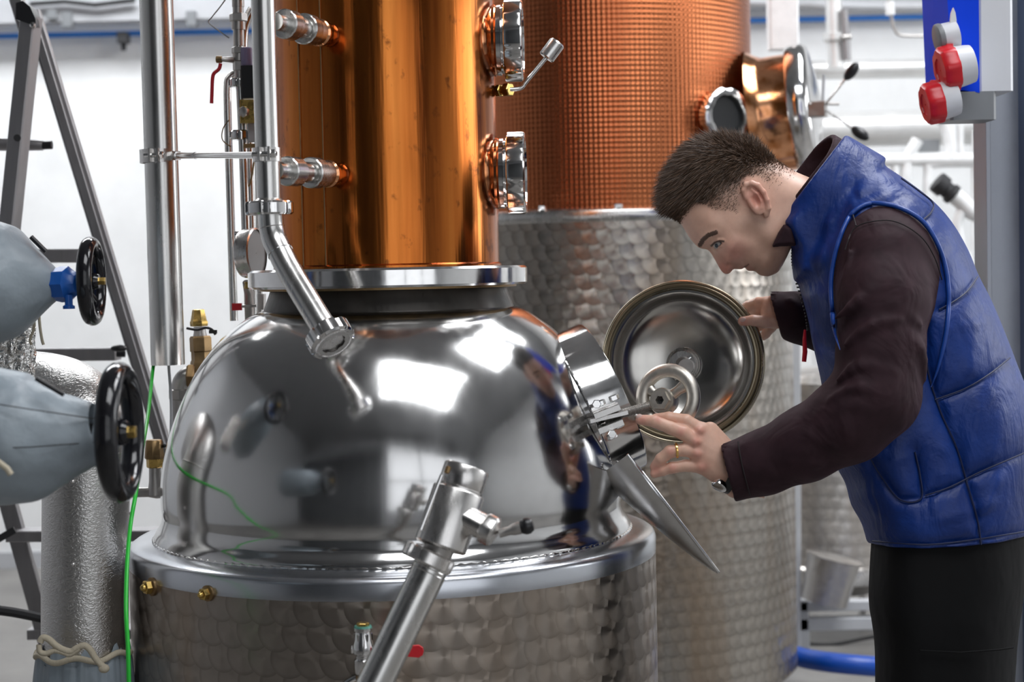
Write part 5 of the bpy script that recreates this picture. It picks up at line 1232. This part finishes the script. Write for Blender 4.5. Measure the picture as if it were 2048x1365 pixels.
# ------------------------------------------------------------------ sleeves
def sleeve(G, main, folds, cuff, ndir, hollow, k=22):
    f = chain(G, main, k)
    for pts, r_, am in folds:
        pp = spl([(*p, r_*(.9 if 0 < i_ < len(pts)-1 else .25)) for i_, p in enumerate(pts)], 3); a = chain(G, [tuple(HA(q)+HA([0, 0, 2 if am > 0 else -3, 0])) for q in pp], 4)
        f = smin(f, a, 15) if am > 0 else smax(f, -a, 12)
    X, Y, Z = G; n = np.array(ndir, float); n /= np.linalg.norm(n)
    pl_ = (X-cuff[0])*n[0]+(Y-cuff[1])*n[1]+(Z-cuff[2])*n[2]
    f = smax(f, pl_, 3)
    return smax(f, -hollow, 3)
G = grid((1435, 395, -345), (1910, 1015, -60), 3.6)
main = [(1775, 520, -150, 96), (1768, 600, -196, 92), (1762, 700, -216, 86), (1752, 790, -226, 88), (1700, 840, -222, 84), (1610, 890, -200, 72), (1530, 925, -184, 62), (1462, 945, -172, 60)]
folds = [([(1668, 640, -262), (1720, 600, -285), (1780, 560, -262)], 12, 1), ([(1720, 560, -246), (1780, 610, -276), (1840, 650, -262)], 13, 1), ([(1690, 690, -284), (1745, 650, -300), (1800, 640, -292)], 11, 1), ([(1675, 760, -290), (1720, 730, -306), (1790, 745, -300)], 11, 1), ([(1660, 800, -296), (1720, 775, -312), (1790, 800, -296)], 12, 1), ([(1640, 830, -280), (1720, 810, -306), (1800, 850, -268)], 12, 1),
         ([(1560, 880, -246), (1620, 870, -272), (1690, 900, -282)], 11, 1), ([(1510, 905, -226), (1560, 915, -246), (1640, 930, -264)], 9, 1), ([(1800, 660, -276), (1840, 700, -262), (1850, 760, -240)], 12, 1), ([(1700, 480, -222), (1690, 560, -232)], 9, 1), ([(1640, 805, -300), (1690, 786, -318), (1716, 796, -322)], 6, -1), ([(1690, 745, -310), (1740, 715, -322), (1800, 720, -310)], 7, -1), ([(1690, 660, -300), (1740, 625, -316)], 7, -1)]
holl = capsule(G, (1440, 945, -168), (1520, 930, -180), 54, 50)
f = sleeve(G, main, folds, (1452, 942, -170), (-1, .28, 0), holl)
f = smin(f, ellipsoid(G, (1775, 560, -142), (114, 150, 82)), 18)
f = smax(f, ellipsoid(G, (1770, 600, -150), (125, 420, 400))*1.0, 6) if False else f
slv, SV_, _ = np_mesh('sleeve', [surf_net(f, (1435, 395, -345), 3.6)], M_fleece, man_, 4, None, 'near maroon fleece sleeve')
G = grid((1520, 540, 40), (1800, 720, 260), 4)
f = sleeve(G, [(1548, 624, 128, 42), (1600, 636, 136, 48), (1660, 650, 140, 56), (1760, 620, 120, 70)], [([(1580, 600, 90), (1610, 630, 84)], 7, 1), ([(1570, 650, 88), (1620, 655, 84)], 6, 1)], (1546, 622, 128), (-1, .32, 0), capsule(G, (1540, 622, 128), (1580, 630, 132), 37, 34))
np_mesh('sleeve', [surf_net(f, (1520, 540, 40), 4)], M_fleece, man_, 4, None, 'far maroon fleece sleeve')
M_fs = mat('fleece_seam', (.010, .005, .007), 0, .8)
for q_ in ([(1690, 500), (1711, 455), (1764, 441), (1805, 449), (1846, 478), (1871, 519), (1884, 560)], [(1476, 884), (1484, 930), (1500, 992)], [(1700, 412), (1706, 430), (1712, 452)]):
    MB().tube([M1(x, y, on_mesh(SV_, x, y, -.4)) for x, y in spl(q_, 6)], 1.3*S0, 6).build('stitched_seam', M_fs, slv)
# armhole piping: ring where sleeve meets vest
AH = spl([(1680, 700), (1668, 660), (1664, 620), (1662, 560), (1672, 500), (1692, 446), (1712, 420), (1745, 407), (1800, 416), (1850, 448), (1884, 510), (1897, 580), (1893, 660), (1878, 730), (1862, 775)], 8)
MB().tube([M1(x, y, min(on_vest(x, y, -1, 1), on_mesh(SV_, x, y, -2))) for x, y in AH], [4.5*S0*min(1, .15+min(i, len(AH)-1-i)/14) for i in range(len(AH))], 10).build('armhole_piping', M_pipe_v, vest)
# ------------------------------------------------------------------ trousers and shoes
TP = [(1790, 960), (1752, 1000), (1744, 1060), (1737, 1180), (1740, 1230), (1748, 1300), (1752, 1500), (1790, 1800), (1812, 2040), (1960, 2040), (1985, 1800), (2024, 1500), (2036, 1300), (2052, 1150), (2050, 1060), (2046, 1000), (2000, 960)]
G = grid((1715, 1005, -215), (2085, 2060, 215), 6)
d = lambda X, Y: np.interp(Y, [1000, 1090, 1250, 1500, 2040], [172, 184, 192, 180, 150])
f = inflate(G, [tuple(q) for q in spl(TP, 4, True)], d, .8, Dmax=110)
Xg, Yg, Zg = G
gap = smax(np.abs(Zg)-np.clip((Yg-1260)*.06, 0, 45), 1250-Yg, 10)
f = smax(f, -gap, 24)
for a_, b_, r_ in () if True else (((1750, 1190, -170), (1860, 1170, -200), 8), ((1760, 1330, -176), (1850, 1350, -200), 8), ((1900, 1150, -208), (1960, 1200, -200), 8)): f = smin(f, capsule(G, a_, b_, r_, r_), 14)
tro, _, _ = np_mesh('trousers', [surf_net(f, (1715, 1005, -215), 6)], M_trou, man_, 5, None, 'black work trousers')
MB().tube([M1(x, y, z_) for x, y, z_ in ((1840, 1302, -196), (1920, 1306, -200), (2000, 1300, -190), (2026, 1296, -170))], 2*S0, 6).build('pocket_flap', M_trou, tro)
for w_ in (-85, 85):
    c = M1(1880, 2080, w_); c.z = 0
    sh = MB(); rg = []
    for i in range(9):
        f_ = i/8; xx = .11-.30*f_; wdt = .050*math.sin(PI*min(max(.12+.8*f_, .0), 1))**.4; hgt = .10*(1-f_)**.6+.035
        rg.append([Vector((c.x+xx, c.y+wdt*math.cos(a), max(0.004, hgt*.5+hgt*.52*math.sin(a)))) for a in [2*PI*k/20 for k in range(20)]])
    sh.loft(rg).build('shoe', M_black, man_)
# ------------------------------------------------------------------ watch and ring
rc = M1(1353, 901, NW-8); ra_ = (M1(1368, 900, NW-8)-M1(1340, 903, NW-8)).normalized()
MB().lathe([(13*S0, -.0024), (15*S0, -.0018), (15.4*S0, 0), (15*S0, .0018), (13*S0, .0024), (12.4*S0, 0)], rc, ra_, 40).build('wedding_ring', M_gold, man_, label='gold ring')
wc = M1(1462, 952, NW); wa = (M1(1485, 960, NW)-M1(1455, 945, NW)).normalized()
wt = MB().lathe([(33*S0, -.008), (35*S0, -.008), (35.5*S0, 0), (35*S0, .008), (33*S0, .008)], wc, wa, 48); wt = wt.build('watch_strap', M_black, man_, label='dark watch strap')
MB().lathe([(15*S0, 0), (16*S0, .002), (15*S0, .008), (12*S0, .0095), (1*S0, .0095)], M1(1441, 968, NW-18), (-.45, -.55, -.7), 32, cap=True).build('watch_case', M_chrome, wt)
# fingernails
for x, y, z_, r_, dv in ((1279, 834, NW-20, (6.5, 5, 2.5), 0), (1486, 640, RWz-27, (7, 5.5, 2.5), 0)):
    MB().ball(M1(x, y, z_), (r_[0]*S0, r_[2]*S0, r_[1]*S0), 14, 8).build('fingernail', mat('nail', (.70, .48, .42), 0, .3), man_)

for _o in list(bpy.data.objects):
    if '_o' in _o: del _o['_o']
